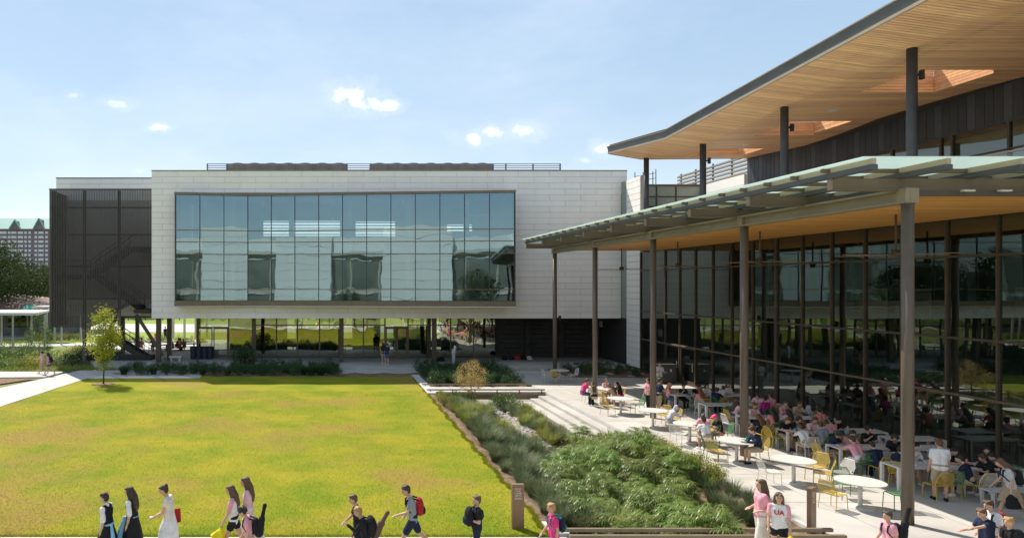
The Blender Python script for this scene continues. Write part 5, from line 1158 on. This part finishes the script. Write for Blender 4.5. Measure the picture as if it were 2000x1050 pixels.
def short_label(i):
    l = SLAB[i].replace('seated person', 'sitter').split(' and ')[0]+', '+SLAB[i].split(', ', 1)[1].replace('turned away to the', 'turned').replace('turned to the front', 'turned front')
    return l.replace('hood up, ', '').replace('red cap, ', '').replace(' one', '')
LBC = ['white', 'blue', 'lightgrey', 'beige', 'teal', 'salmon', 'navy']
for i, (px, py, f, top, bot, hc, hs, po) in enumerate(SEATS):
    Y = 4.95*FPX/(py-VY); X = (px-VX)*Y/FPX; fa = R(FACE[f]); p = Vector((X, Y, 0))+Vector((-math.sin(fa), math.cos(fa), 0))*.34
    on = any(abs(p.x-18.8) < 1.75 and abs(p.y-y) < .36 for y in LY_) or any((p.x-a)**2+(p.y-b_)**2 < .25 for a, b_ in RT)
    if not on: continue
    if i % 3 == 0:
        t = empty('drink_bottle', (p.x+.16, p.y, .742), label='%s drink bottle before %s' % (LBC[(i+2) % 7], short_label(i)), cat='bottle', group='bottles on the tables')
        link('body', MB().tube([(0, 0, 0), (0, 0, .17), (0, 0, .2)], [.035, .035, .018], 10).mesh('body'), cloth(LBC[(i+2) % 7]), t); link('lid', MB().cyl(0, 0, .2, .225, .02, 8).mesh('lid'), cloth('black'), t)
    b = MB(); b.box(-.1, .1, -.07, .07, .742, .79); b.box(-.104, .104, -.074, .074, .79, .8)
    o = link('lunch_box', b.mesh('lunch_box'), cloth(LBC[i % 7]), None, (p.x, p.y, 0), fa+.4*(i % 3-1)); tag(o, '%s lunch box before %s' % (LBC[i % 7], short_label(i)), 'lunch box', 'lunch boxes on the tables')
# ================================================================== PLANTS
m_sedge = M('sedge_leaf', (.125, .205, .033), .36, (.235, .295, .075), 2.0, ovar=.35, hvar=.012, spec=.65, trans=.36)
m_mgrass = M('blue_grass', (.095, .14, .055), .6, (.17, .19, .09), 1.6, ovar=.22, hvar=.015, spec=.3, trans=.3)
m_ygrass = M('lime_grass', (.20, .26, .04), .6, (.30, .30, .07), 1.6, ovar=.2, spec=.3, trans=.35)
m_shrub = M('shrub_leaf', (.18, .23, .03), .5, (.36, .32, .03), 2.2, ovar=.2, hvar=.02, spec=.4, trans=.35)
m_oran = M('orange_leaf', (.28, .17, .02), .55, (.14, .17, .03), 2.5, ovar=.2, trans=.35)
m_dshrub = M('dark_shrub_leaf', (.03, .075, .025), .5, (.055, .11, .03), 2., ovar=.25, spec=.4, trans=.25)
m_tleaf = M('young_leaf', (.18, .25, .02), .5, (.45, .43, .025), 1.4, .42, .6, spec=.4, trans=.45)
m_sap = M('sapling_leaf', (.62, .40, .14), .6, (.48, .38, .12), 3., trans=.5)
m_oak = M('oak_leaf', (.035, .06, .018), .7, (.07, .09, .03), .5, ovar=.15, spec=.12, trans=.15)
m_bark = M('bark', (.11, .085, .065), .9, (.07, .055, .045), 6, bump=.8, bscale=30)
m_hedge = M('hedge_leaf', (.07, .14, .025), .5, (.15, .21, .045), 1.2, ovar=.2, trans=.25)
def grass_mesh(name, n, h0, h1, rad, arch, w, seed, seg=4):
    rs = np.random.RandomState(seed); a = rs.rand(n)*6.283; r0 = rad*.45*np.sqrt(rs.rand(n)); h = h0+(h1-h0)*rs.rand(n); out = arch*(.25+.9*rs.rand(n))
    bx, by = r0*np.cos(a), r0*np.sin(a); a2 = a+rs.randn(n)*.5; V = []; wv = w*(.6+.8*rs.rand(n)); px, py = -np.sin(a2), np.cos(a2)
    for k in range(seg+1):
        t = k/seg; rr = out*t**1.9; z = h*(t-.28*out/np.maximum(h, .1)*t**2.6); ww = wv*(1-t)**.7 if k < seg else wv*.08
        x = bx+rr*np.cos(a2); y = by+rr*np.sin(a2); V += [np.stack([x-px*ww, y-py*ww, z], 1), np.stack([x+px*ww, y+py*ww, z], 1)]
    V = np.stack(V, 1).reshape(-1, 3); base = (np.arange(n)*(2*(seg+1)))[:, None]; Fc = np.concatenate([base+np.array([[2*k, 2*k+1, 2*k+3, 2*k+2]]) for k in range(seg)])
    return npmesh(name, V, Fc)
def sedge_mesh(name, nst, rad, h0, h1, seed):
    rs = np.random.RandomState(seed); VV = []; FF = []; n0 = 0
    for i in range(nst):
        a = rs.rand()*6.283; r = rad*math.sqrt(rs.rand()); h = (h0+(h1-h0)*rs.rand())*(1-.28*(r/rad)**2); lx, ly = r*math.cos(a), r*math.sin(a); bx, by = lx*.45, ly*.45
        d = np.array([lx-bx, ly-by, h]); s = np.array([[bx-.006, by, 0], [bx+.006, by, 0], [lx+.005, ly, h], [lx-.005, ly, h]]); VV.append(s); FF.append(np.array([[0, 1, 2, 3]])+n0); n0 += 4
        nl = rs.randint(13, 20); th = rs.rand()*6.283+np.arange(nl)*6.283/nl+rs.randn(nl)*.12; L = .16+.14*rs.rand(nl); up = .35+.35*rs.rand(nl); wv = .0075+.005*rs.rand(nl); tx, ty = lx*.25, ly*.25
        P_ = []
        for k, t in enumerate((0, .35, .7, 1.)):
            rr = L*t; z = h+L*(up*t-.85*t*t); ww = wv*(.6, 1., .8, .06)[k]; x = lx+rr*np.cos(th)+tx*L*t; y = ly+rr*np.sin(th)+ty*L*t; P_ += [np.stack([x+np.sin(th)*ww, y-np.cos(th)*ww, z], 1), np.stack([x-np.sin(th)*ww, y+np.cos(th)*ww, z], 1)]
        V = np.stack(P_, 1).reshape(-1, 3); b = (np.arange(nl)*8)[:, None]; VV.append(V); FF.append(np.concatenate([b+np.array([[2*k, 2*k+1, 2*k+3, 2*k+2]]) for k in range(3)])+n0); n0 += len(V)
    return npmesh(name, np.concatenate(VV), np.concatenate(FF))
def leaf_mesh(name, pts, size, seed, asp=.55, upb=.3, var=.5):
    rs = np.random.RandomState(seed); n = len(pts); pts = np.asarray(pts); d = rs.randn(n, 3); d[:, 2] -= upb*.3; d /= np.linalg.norm(d, axis=1)[:, None]; q = rs.randn(n, 3); q[:, 2] += upb; s = np.cross(d, q); s /= np.linalg.norm(s, axis=1)[:, None]+1e-9
    L = (size*(1-var/2+var*rs.rand(n)))[:, None]; V = np.stack([pts-d*L*.5, pts+s*L*asp*.5+d*L*.05, pts+d*L*.5, pts-s*L*asp*.5+d*L*.05], 1).reshape(-1, 3)
    return npmesh(name, V, np.arange(4*n).reshape(-1, 4))
def cluster_pts(rs, centers, n, sig): 
    c = np.asarray(centers)[rs.randint(0, len(centers), n)]; return c+rs.randn(n, 3)*sig
def shrub_pts(seed, n, rx, h, cl=26):
    rs = np.random.RandomState(seed); c = []
    while len(c) < cl:
        v = rs.rand(3)*2-1
        if .3 < np.linalg.norm(v) < 1: c.append((v[0]*rx, v[1]*rx, h*.5+v[2]*h*.45))
    p = cluster_pts(rs, c, n, (rx*.16, rx*.16, h*.11)); p[:, 2] = np.maximum(p[:, 2], .02); return p
def stems(seed, n, rx, h, r=.008):
    b = MB(); r_ = random.Random(seed)
    for i in range(n):
        a = r_.random()*6.28; q = rx*.75*r_.random(); b.tube([(q*.2*math.cos(a), q*.2*math.sin(a), 0), (q*.6*math.cos(a), q*.6*math.sin(a), h*.45), (q*math.cos(a), q*math.sin(a), h*.85)], [r, r*.8, r*.4], 5)
    return b.mesh('stem')
GM = [grass_mesh('grass_blades', 420, .55, 1.0, .5, .62, .011, 1), grass_mesh('grass_blades', 380, .45, .85, .5, .5, .011, 2), grass_mesh('grass_blades', 340, .4, .75, .42, .38, .012, 3)]
SM = [sedge_mesh('sedge_blades', 72, .62, .8, 1.45, 4), sedge_mesh('sedge_blades', 62, .58, .7, 1.35, 5), sedge_mesh('sedge_blades', 66, .6, .75, 1.5, 6)]
SH = [leaf_mesh('leaves', shrub_pts(7, 900, .42, .85), .055, 7), leaf_mesh('leaves', shrub_pts(8, 800, .36, .7), .05, 8), leaf_mesh('leaves', shrub_pts(9, 1000, .5, .95), .06, 9)]
ST = [stems(1, 9, .42, .85), stems(2, 8, .36, .7), stems(3, 10, .5, .95)]
BROAD = [leaf_mesh('leaves', shrub_pts(17, 700, .5, .75, 30), .12, 17, .35), leaf_mesh('leaves', shrub_pts(18, 800, .62, .9, 34), .11, 18, .35)]
def zsw(x, y): return float(swz(np.array(x), np.array(y)))
cnt = {}
def plant(name, parts, x, y, z, s, label, cat, group, rs):
    t = empty(name, (x, y, z), rs.random()*6.28, label=label, cat=cat, group=group); t.scale = (s*rs.uniform(.92, 1.1), s*rs.uniform(.92, 1.1), s)
    for nm, me, mt in parts: link(nm, me, mt, t)
    return t
def inpoly(x, y, pl):
    c = False; j = len(pl)-1
    for i in range(len(pl)):
        if (pl[i][1] > y) != (pl[j][1] > y) and x < (pl[j][0]-pl[i][0])*(y-pl[i][1])/(pl[j][1]-pl[i][1])+pl[i][0]: c = not c
        j = i
    return c
rp = random.Random(21)
def scatter(pl, dist, n, rs):
    xs_ = [p[0] for p in pl]; ys2 = [p[1] for p in pl]; out = []
    for _ in range(n*60):
        x = rs.uniform(min(xs_), max(xs_)); y = rs.uniform(min(ys2), max(ys2))
        if inpoly(x, y, pl) and all((x-a)**2+(y-b)**2 > dist*dist for a, b in out): out.append((x, y))
        if len(out) >= n: break
    return out
SEDGE = [(6.7, 17.2), (10.0, 17.2), (10.2, 20), (11.3, 21.8), (11.75, 24.6), (11.9, 27.2), (11.6, 29.3), (10.5, 29.2), (9.2, 26.2), (7.7, 23.4), (6.7, 20.6)]
for i, (x, y) in enumerate(scatter(SEDGE, .68, 110, rp)):
    plant('umbrella_sedge', [('foliage', SM[i % 3], m_sedge)], x, y, zsw(x, y), .55+.45*rp.random()-(.08 if y > 24 else 0), 'glossy green umbrella sedge clump in the dense mass between lawn and patio', 'plant', 'umbrella sedge clumps of the swale', rp)
for i, (x, y) in enumerate(scatter(SEDGE, 1.35, 16, rp)):
    plant('tufted_plant', [('blades', GM[i % 3], m_ygrass)], x, y, zsw(x, y), 1.15+.3*rp.random(), 'pale lime grass tuft growing up through the umbrella sedge', 'plant', 'grass tufts among the umbrella sedge', rp)
GL = [(5.75, 17.9), (6.6, 17.6), (6.6, 20.6), (7.5, 23.4), (8.4, 26.5), (8.3, 30), (8.1, 34), (8.3, 37), (6.3, 37.2), (6.1, 33), (5.85, 26)]
for i, (x, y) in enumerate(scatter(GL, .52, 95, rp)):
    plant('tufted_plant', [('blades', GM[i % 3], m_mgrass if (y < 30 or i % 3) else m_ygrass)], x, y, zsw(x, y), .78+.3*rp.random() if x > 6.1 else .62, 'grey-green ornamental grass tuft on the lawn side of the dry creek', 'plant', 'ornamental grasses on the lawn side', rp)
GR = [(9.6, 29.5), (10.5, 30), (10.7, 38), (9.5, 38.6), (9.3, 33)]
for i, (x, y) in enumerate(scatter(GR, .55, 30, rp)):
    plant('tufted_plant', [('blades', GM[i % 3], m_mgrass if i % 2 else m_ygrass)], x, y, zsw(x, y), .6+.25*rp.random(), 'ornamental grass tuft between the dry creek and the white steps', 'plant', 'ornamental grasses by the steps', rp)
for i, (px, py) in enumerate(((1352, 985), (1385, 970), (1372, 1000), (1408, 1022), (1425, 960), (1445, 940), (1400, 935), (1450, 985), (1437, 1010), (1470, 1030), (1540, 1030), (1553, 1015), (1380, 905), (1408, 885), (1390, 1040), (1345, 955), (1525, 1012), (1360, 940), (1415, 1000), (1465, 1005), (1430, 1035), (1372, 960), (1395, 985), (1440, 960), (1490, 1035))):
    q = G(px, py, -.4); x = min(q.x, 12.0); plant('tufted_plant', [('blades', GM[i % 3], m_mgrass)], x, q.y, zsw(x, q.y), .62+.2*rp.random(), 'lone grass tuft standing in brown mulch beside the patio kerb', 'plant', 'grass tufts in the mulch by the patio', rp)
for i, (px, py) in enumerate(((1405, 915), (1422, 912), (1432, 930), (1442, 915), (1452, 928), (1465, 935), (1476, 955), (1385, 930), (1412, 940), (1352, 905), (1368, 915), (1440, 950), (1490, 960), (1340, 890), (1395, 900))):
    q = G(px, py, -.25); x = min(q.x, 12.05); k = i % 3; plant('flowering_shrub', [('leaves', SH[k], m_shrub), ('stem', ST[k], m_bark)], x, q.y, zsw(x, q.y), .65+.3*rp.random(), 'loose yellow-green shrub in the mulch along the patio kerb', 'shrub', 'yellow-green shrubs along the patio', rp)
for i, (x, y) in enumerate(scatter([(5.75, 33.5), (8.0, 33.5), (8.4, 38.6), (5.75, 38.8)], .5, 30, rp)+scatter([(8.2, 26.3), (8.7, 24.4), (9.2, 26.5), (8.9, 31)], .4, 9, rp)+scatter([(9.5, 31), (10.6, 31), (10.6, 34), (9.6, 34)], .45, 7, rp)):
    k = i % 3; plant('flowering_shrub', [('leaves', SH[k], (m_oran, m_shrub, m_ygrass)[i % 3]), ('stem', ST[k], m_bark)], x, y, zsw(x, y), .5+.25*rp.random(), '%s low shrub among the grasses of the swale' % ('orange-tinged', 'yellow-green', 'lime')[i % 3], 'shrub', 'low shrubs among the swale grasses', rp)
for i, (x, y) in enumerate(((7.0, 38.9), (7.6, 38.9), (9.6, 38.8), (9.95, 38.5), (9.3, 38.6))): plant('flowering_shrub', [('leaves', BROAD[i % 2], m_hedge), ('stem', ST[2], m_bark)], x, y, zsw(x, y), 1.0, 'bright green leafy shrub against the far footbridge', 'shrub', 'leafy shrubs at the far footbridge', rp)
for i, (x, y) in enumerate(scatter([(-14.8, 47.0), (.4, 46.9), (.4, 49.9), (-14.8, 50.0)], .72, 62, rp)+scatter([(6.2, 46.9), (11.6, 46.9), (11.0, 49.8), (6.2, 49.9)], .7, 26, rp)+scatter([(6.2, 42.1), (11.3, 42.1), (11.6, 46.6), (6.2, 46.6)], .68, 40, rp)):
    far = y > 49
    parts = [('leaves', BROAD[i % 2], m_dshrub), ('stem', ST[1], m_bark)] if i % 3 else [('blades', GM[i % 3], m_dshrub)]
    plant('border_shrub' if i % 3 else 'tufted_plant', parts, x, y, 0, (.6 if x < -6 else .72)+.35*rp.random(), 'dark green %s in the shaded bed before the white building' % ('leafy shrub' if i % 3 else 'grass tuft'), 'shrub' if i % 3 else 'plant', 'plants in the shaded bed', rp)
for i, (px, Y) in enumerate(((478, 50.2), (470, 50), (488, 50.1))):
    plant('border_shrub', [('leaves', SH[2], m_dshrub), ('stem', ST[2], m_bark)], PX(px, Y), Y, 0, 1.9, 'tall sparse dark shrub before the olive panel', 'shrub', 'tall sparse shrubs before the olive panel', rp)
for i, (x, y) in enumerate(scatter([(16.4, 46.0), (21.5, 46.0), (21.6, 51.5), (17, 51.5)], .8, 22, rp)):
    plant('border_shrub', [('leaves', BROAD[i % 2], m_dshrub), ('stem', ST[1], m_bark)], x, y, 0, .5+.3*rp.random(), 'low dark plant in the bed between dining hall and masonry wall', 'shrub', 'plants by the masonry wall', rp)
# ------------------------------------------------------------------ trees
def tree(name, x, y, z, h, trunk_h, crown, nleaf, lsize, mleaf, label, seed, r0=.06, limbs=14, cl=60, sig=.09, asp=.55, group=None, shell=.35):
    rs = np.random.RandomState(seed); r = random.Random(seed); t = empty(name, (x, y, z), label=label, cat='tree', group=group); cx, cz, rx, rz = crown
    tr = MB(); tr.tube([(0, 0, 0), (rx*.02, 0, trunk_h*.5), (0, rx*.02, trunk_h), (0, 0, cz), (rx*.03, 0, cz+rz*.6)], [r0*1.25, r0, r0*.85, r0*.5, r0*.12], 8)
    link('trunk', tr.mesh('trunk', smooth=True), m_bark, t)
    c = []
    while len(c) < cl:
        v = rs.rand(3)*2-1; q = np.linalg.norm(v)
        if shell < q < 1: 
            k = 1 if v[2] < 0 else 1; c.append((v[0]*rx*(1-.35*max(v[2], 0)), v[1]*rx*(1-.35*max(v[2], 0)), cz+v[2]*rz))
    br = MB()
    for i in range(limbs):
        e = Vector(c[i % len(c)]); s0 = Vector((0, 0, max(trunk_h*.8, min(e.z-.25*rz, cz+rz*.3)))); m_ = s0.lerp(e, .5)+Vector((0, 0, -.06*rx)); br.tube([s0, m_, e], [r0*.42, r0*.25, r0*.08], 5)
    link('branches', br.mesh('branches', smooth=True), m_bark, t)
    p = cluster_pts(rs, c, nleaf, (rx*sig*1.6, rx*sig*1.6, rz*sig*1.5)); link('crown', leaf_mesh('crown', p, lsize, seed, asp), mleaf, t); return t
q = G(202, 750, -.03); tree('young_tree', q.x, q.y, -.03, 4.7, 1.5, (0, 3.0, 1.05, 1.75), 5200, .12, m_tleaf, 'slender young tree with yellow-green leaves on the far left of the lawn', 31, .045, 22, 70, .10)
tag(MB().poly([(q.x+.75*math.cos(a), q.y+.6*math.sin(a), .006) for a in [R(20*i) for i in range(18)]]).build('tree_pit', m_soil), kind='structure')
q = P(920, 760, 38.6); tree('sapling', q.x, q.y, zsw(q.x, q.y)+.1, 2.7, .95, (0, 1.75, .95, .88), 5200, .062, m_sap, 'orange-brown feathery sapling standing at the far footbridge', 33, .025, 40, 110, .07, .3, shell=.2)
OAK = tree('oak_tree', -42, 84, 0, 13, 4.2, (0, 7.4, 8.0, 3.9), 15000, .34, m_oak, 'broad spreading dark oak tree at the left edge behind the pavilion', 35, .38, 40, 150, .085)
pr = random.Random(5)
TP = [tree('far_tree', -95, 128, 0, 12, 3, (0, 7, 5.5, 4.5), 5000, .5, m_oak, 'rounded dark tree far off beyond the courtyard, leftmost', 41, .3, 14, 70, .1, group='far trees behind the campus')]
def far_tree(x, y, s, lab):
    o = copy_tree(TP[0]); o.location = (x, y, 0); o.scale = (s, s, s*pr.uniform(.85, 1.1)); o.rotation_euler = (0, 0, pr.random()*6); tag(o, lab, 'tree')
ORD = ['one', 'two', 'three', 'four', 'five', 'six', 'seven', 'eight', 'nine', 'ten', 'eleven', 'twelve', 'thirteen', 'fourteen', 'fifteen', 'sixteen']
for i in range(16): far_tree(-84+9.6*i+pr.uniform(-2, 2), 136+pr.uniform(-4, 12), pr.uniform(.8, 1.1), 'dark tree of the distant row behind the field, %s from its left end' % ORD[i])
for i in range(7): far_tree(-52-pr.uniform(0, 10), 2+9*i, pr.uniform(.7, 1.0), 'unseen tree added west of the lawn for glass reflections, %s from the camera' % ORD[i])  # tree row added outside the frame for the hall glass to mirror
for i, (px, Y, h) in enumerate(((76, 60, 4.2), (60, 61.5, 2.6), (92, 61, 2.8))):
    tree('young_conifer', PX(px, Y), Y, -.03, h, .25, (0, h*.5, h*.2, h*.46), 1300, .11, m_hedge, 'slim young conifer in the left garden, %s' % ('the tallest', 'left of the tallest', 'right of the tallest')[i], 50+i, .035, 20, 50, .11, .35)
def hedge(px, py, rx, ry, h, lab, mt, seed, n=3200, name='round_shrub'):
    q = G(px, py, 0); p = shrub_pts(seed, n, rx, h, 60); p[:, 1] *= ry/rx; t = empty(name, (q.x, q.y, -.03), label=lab, cat='shrub', group='garden shrubs at the left'); link('leaves', leaf_mesh('leaves', p, .12, seed, .5), mt, t); link('stem', stems(seed, 8, rx, h), m_bark, t)
hedge(20, 702, 1.9, 1.3, 1.5, 'big round dark green shrub at the left edge of the picture', m_hedge, 61)
hedge(-60, 704, 2.0, 1.3, 1.5, 'big round dark green shrub just outside the left edge', m_hedge, 62)
hedge(64, 716, 1.3, .8, .7, 'low mounded shrub behind the two walkers', m_shrub, 63, 1500); hedge(10, 718, 1.6, .8, .8, 'low mounded shrub at the left picture edge', m_hedge, 64, 1800)
hedge(122, 714, 1.4, .8, .65, 'pale low shrub right of the two walkers', m_mgrass, 65, 1500); hedge(150, 708, 1.5, .9, .8, 'dark low shrub beside the stair tower column', m_dshrub, 66, 1800); hedge(180, 700, 1.6, .9, .9, 'dark low shrub at the foot of the stair tower', m_dshrub, 67, 1800); hedge(215, 698, 1.3, .8, .8, 'dark low shrub left of the stair plinth', m_dshrub, 68, 1500)
for i in range(9): hedge(72+15*i-(20 if i > 6 else 0), 664 if i < 7 else 690, 1.2, .7, .85, 'small garden shrub along the far path, %s from the left' % ORD[i], (m_shrub, m_oran, m_hedge)[i % 3], 70+i, 700)
tag(blades('ground_cover', 26000, -60, -15.6, 49.6, 67, .12, .42, lambda x, y: 0*x-.02, m_ygrass, 77, .03, lambda x, y: ((x < -20.5) | (y < 52)) & (y < 64) & ~((y > 49) & (y < 49.6))), 'low green ground cover of the left garden', 'ground cover')
# ================================================================== BACKGROUND
# hotel tower
m_hb = M('hazy_hotel_brick', (.22, .16, .22), .85, (.20, .145, .20), .05); m_hw = M('hotel_window', (.62, .66, .72), .3); m_hr = M('green_copper_roof', (.16, .38, .33), .6, (.19, .42, .36), .05); m_hs = M('hotel_stone', (.5, .44, .40), .8)  # brick colour shifted blue-grey to stand in for distance haze
YH = 450.; ht = empty('hotel_tower', (PX(40, YH), YH, 0), label='red brick hotel tower with green gabled roof in the far left distance', cat='building')
hx0, hx1 = PX(-60, YH), PX(104, YH); hz = PZ(447, YH)
MB().box(hx0, hx1, YH, YH+24, 0, hz).build('wall', m_hb, ht)
cols_ = [-52, -44, -33, -25, -17, -6, 2, 10, 18, 27, 40, 50, 58, 70, 80, 91]; 
for r in range(14):
    z = PZ(452+8.7*r, YH)
    for k, cx_ in enumerate(cols_):
        wide = cx_ in (-33, 2, 27, 40, 80); w_h = 3.4 if wide else 1.7
        X = PX(cx_, YH); boxo('window', m_hw, ht, X-w_h/2, X+w_h/2, YH-.12, YH+.02, z-1.5, z)
m_ = MB(); 
m_.hexa([(hx0-1, YH-1, hz), (hx1+1, YH-1, hz), (hx1+1, YH+25, hz), (hx0-1, YH+25, hz), (hx0+2, YH+8, PZ(424, YH)), (hx1-2, YH+8, PZ(424, YH)), (hx1-2, YH+16, PZ(424, YH)), (hx0+2, YH+16, PZ(424, YH))]); rf = m_.build('roof', m_hr, ht)
for cx_ in (-30, 31, 78):
    X = PX(cx_, YH); m_ = MB(); zt = PZ(431 if cx_ != 78 else 428, YH); w = 3.6
    m_.poly([(X-w, YH-1.3, hz-.5), (X+w, YH-1.3, hz-.5), (X, YH-1.3, zt)]); m_.poly([(X-w, YH+8, hz-.5), (X, YH+8, zt), (X+w, YH+8, hz-.5)]); m_.quad((X-w, YH-1.3, hz-.5), (X, YH-1.3, zt), (X, YH+8, zt), (X-w, YH+8, hz-.5)); m_.quad((X, YH-1.3, zt), (X+w, YH-1.3, hz-.5), (X+w, YH+8, hz-.5), (X, YH+8, zt))
    m_.build('gable', m_hb, ht); 
    b = MB(); b.bar((X-w-.4, YH-1.4, hz-.5), (X, YH-1.4, zt+.4), 1.2, .7); b.bar((X, YH-1.4, zt+.4), (X+w+.4, YH-1.4, hz-.5), 1.2, .7); b.build('gable_trim', m_hr, ht)
# covered walk and old pavilion at the left
pv = empty('pavilion', (-45, 92, 0), label='long low pavilion with a brown shingle roof at the left edge', cat='building'); m_shing = M('brown_shingle', (.27, .19, .155), .85, (.22, .155, .125), 1.2, bump=.4)
rp0 = [(-90, 84), (-38, 84), (-30.5, 96), (-96, 96)]
m_ = MB(); m_.hexa([(-90, 80, 3.4), (-32, 80, 3.2), (-30, 98, 3.2), (-90, 98, 3.4), (-86, 88, 5.6), (-47, 88, 5.6), (-47, 90, 5.6), (-86, 90, 5.6)]); m_.build('roof', m_shing, pv); MB().box(-88, -34, 84, 96, 0, 3.2).build('wall', M('pavilion_wall', (.2, .2, .2), .8, (.12, .13, .13), .5), pv)
for i in range(9): boxo('window', m_glassu, pv, -80+5*i, -77+5*i, 83.9, 83.98, 1, 2.6)
cw = empty('covered_walk', (-40, 68, 0), label='white-roofed covered walk on thin grey posts at the left edge', cat='shelter')
MB().hexa([(-75, 66, 3.35), (PX(90, 68), 66, 3.25), (PX(92, 70), 71, 3.45), (-75, 71, 3.55), (-75, 66, 3.6), (PX(90, 68), 66, 3.5), (PX(92, 70), 71, 3.6), (-75, 71, 3.7)]).build('roof', m_whitep, cw)
for i in range(9):
    X = PX(92, 66)-.4-3.1*i
    for y in (66.4, 70.5): boxo('post', M('post_grey', (.4, .4, .39), .5) if i == 0 and y < 67 else bpy.data.materials['post_grey'], cw, X-.07, X+.07, y-.07, y+.07, 0, 3.3)
cw2 = empty('covered_walk', (-27, 74, 0), label='short white canopy slab between pavilion and stair tower', cat='shelter')
MB().box(PX(70, 75), PX(125, 75), 74, 77, PZ(600, 75), PZ(597.5, 75)).build('roof', m_whitep, cw2)
for px in (92, 107, 158): boxo('post', bpy.data.materials['post_grey'], cw2, PX(px, 75)-.08, PX(px, 75)+.08, 74.9, 75.06, 0, PZ(600, 75))
t = empty('parasol', (PX(55, 80), 80, 0), label='small green parasol behind the covered walk', cat='parasol'); MB().tube([(PX(55, 80), 80, 2.9), (PX(55, 80), 80, 3.9)], [1.5, .05], 8).build('canopy', M('parasol_green', (.05, .42, .27), .7), t); MB().cyl(PX(55, 80), 80, 0, 3, .04, 8).build('pole', m_steel, t)
def picnic(x, y, rz, lab):
    t = empty('picnic_table', (x, y, 0), R(rz), label=lab, cat='table', group='picnic tables in the left courtyard')
    for (nm, a) in (('table_top', (-.9, .9, -.38, .38, .7, .76)), ('bench_seat', (-.9, .9, -.85, -.58, .42, .47)), ('bench_seat', (-.9, .9, .58, .85, .42, .47))): link(nm, MB().box(*a).mesh(nm), m_fur, t)
    for s in (-.65, .65):
        for d in (-1, 1): link('leg', MB().bar((s, .7*d, 0), (s, -.3*d, .7), .08, .06).mesh('leg'), m_fur, t)
for i, (px, py) in enumerate(((10, 640), (38, 637), (45, 650), (80, 642), (20, 652), (95, 636))): q = G(px, py); picnic(q.x, q.y, i*40, 'dark picnic table in the left courtyard, %s' % ('far left', 'behind the posts', 'nearest the path', 'right of the conifer', 'near the left edge', 'deepest')[i])
# fence and red bikes beyond the underpass
fe = empty('rail_fence', (-20, 120, 0), label='dark post and rail fence along the far edge of the field', cat='fence')
for z in (.5, 1.15): MB().box(-60, 30, 119.9, 120, z, z+.1).build('rail', m_bronze, fe)
for i in range(30): boxo('post', m_bronze, fe, -60+3*i, -59.85+3*i, 119.85, 120.05, 0, 1.3)
fe = empty('rail_fence', (-20, 96, 0), label='low railing with bikes seen through the underpass', cat='fence')
for i in range(4):
    x = -32+4.6*i; boxo('trunk_post', m_hs, fe, PX(338+22*i, 80)-.12, PX(338+22*i, 80)+.12, 80, 80.24, 0, 5)
for i in range(10):
    q = G(395-17*i, 672); plant('round_shrub', [('leaves', BROAD[i % 2], m_ygrass), ('stem', ST[1], m_bark)], q.x, q.y, -.03, 1.1, 'bright green plant in the sun beyond the underpass, %s from the right' % ORD[i], 'shrub', 'plants beyond the underpass', rp)
# low table with benches beyond the underpass
for i in range(3): q = G(300+24*i, 690, .2); picnic(q.x, 62+.6*i, 20, 'dark picnic table under the far side of the building, %s' % ('left', 'middle', 'right')[i])
# ------------------------------------------------------------------ the building opposite, behind the camera: form invented for the windows to mirror
m_obg = M('dark_window', (.16, .17, .145), .15, (.24, .24, .20), .25, spec=.8)
ob = empty('opposite_building', (0, -16, 0), label='white panelled building behind the camera, its form invented, mirrored in the windows', cat='building')
m_obb = M('tan_brick', (.52, .47, .40), .85, (.46, .41, .34), 2)
MB().box(-75, 55, -30, -16.2, 0, 11.5).build('wall', m_obb, ob)
MB().box(-76, 56, -31, -15.6, 11.5, 12.1).build('roof', m_whitep, ob)
for i in range(22): boxo('parapet_panel', m_white, ob, -75+6*i+.02, -69+6*i-.02, -16.0, -15.7, 12.12, 14.3)
for (x0, x1, h) in ((-62, -52, 14.5), (-43, -31, 15), (-23, -13, 14.5), (-4, 8, 15.5), (18, 27, 14.5), (36, 46, 15)):
    z = 1.
    while z < h: boxo('panel', m_white, ob, x0, x1, -16.2, -15.2, z+.02, z+1.48); z += 1.5
for i in range(26):
    x = -73+4.9*i
    for (z0, z1) in ((.6, 4.6), (5.6, 10.6)): boxo('window', m_obg, ob, x, x+4.5, -16.2, -16.1, z0, z1); boxo('lintel', m_whitep, ob, x-.1, x+3.7, -16.2, -16.0, z1, z1+.25)
for i, (x, s) in enumerate(((-30, .62), (-9, .5), (12, .66), (30, .55))): far_tree(x, -9.5, s, 'small tree added behind the camera for the window reflections, %s from the left' % ORD[i])  # trees added out of view to break up the window reflections
bpy.data.scenes.remove(SC2)
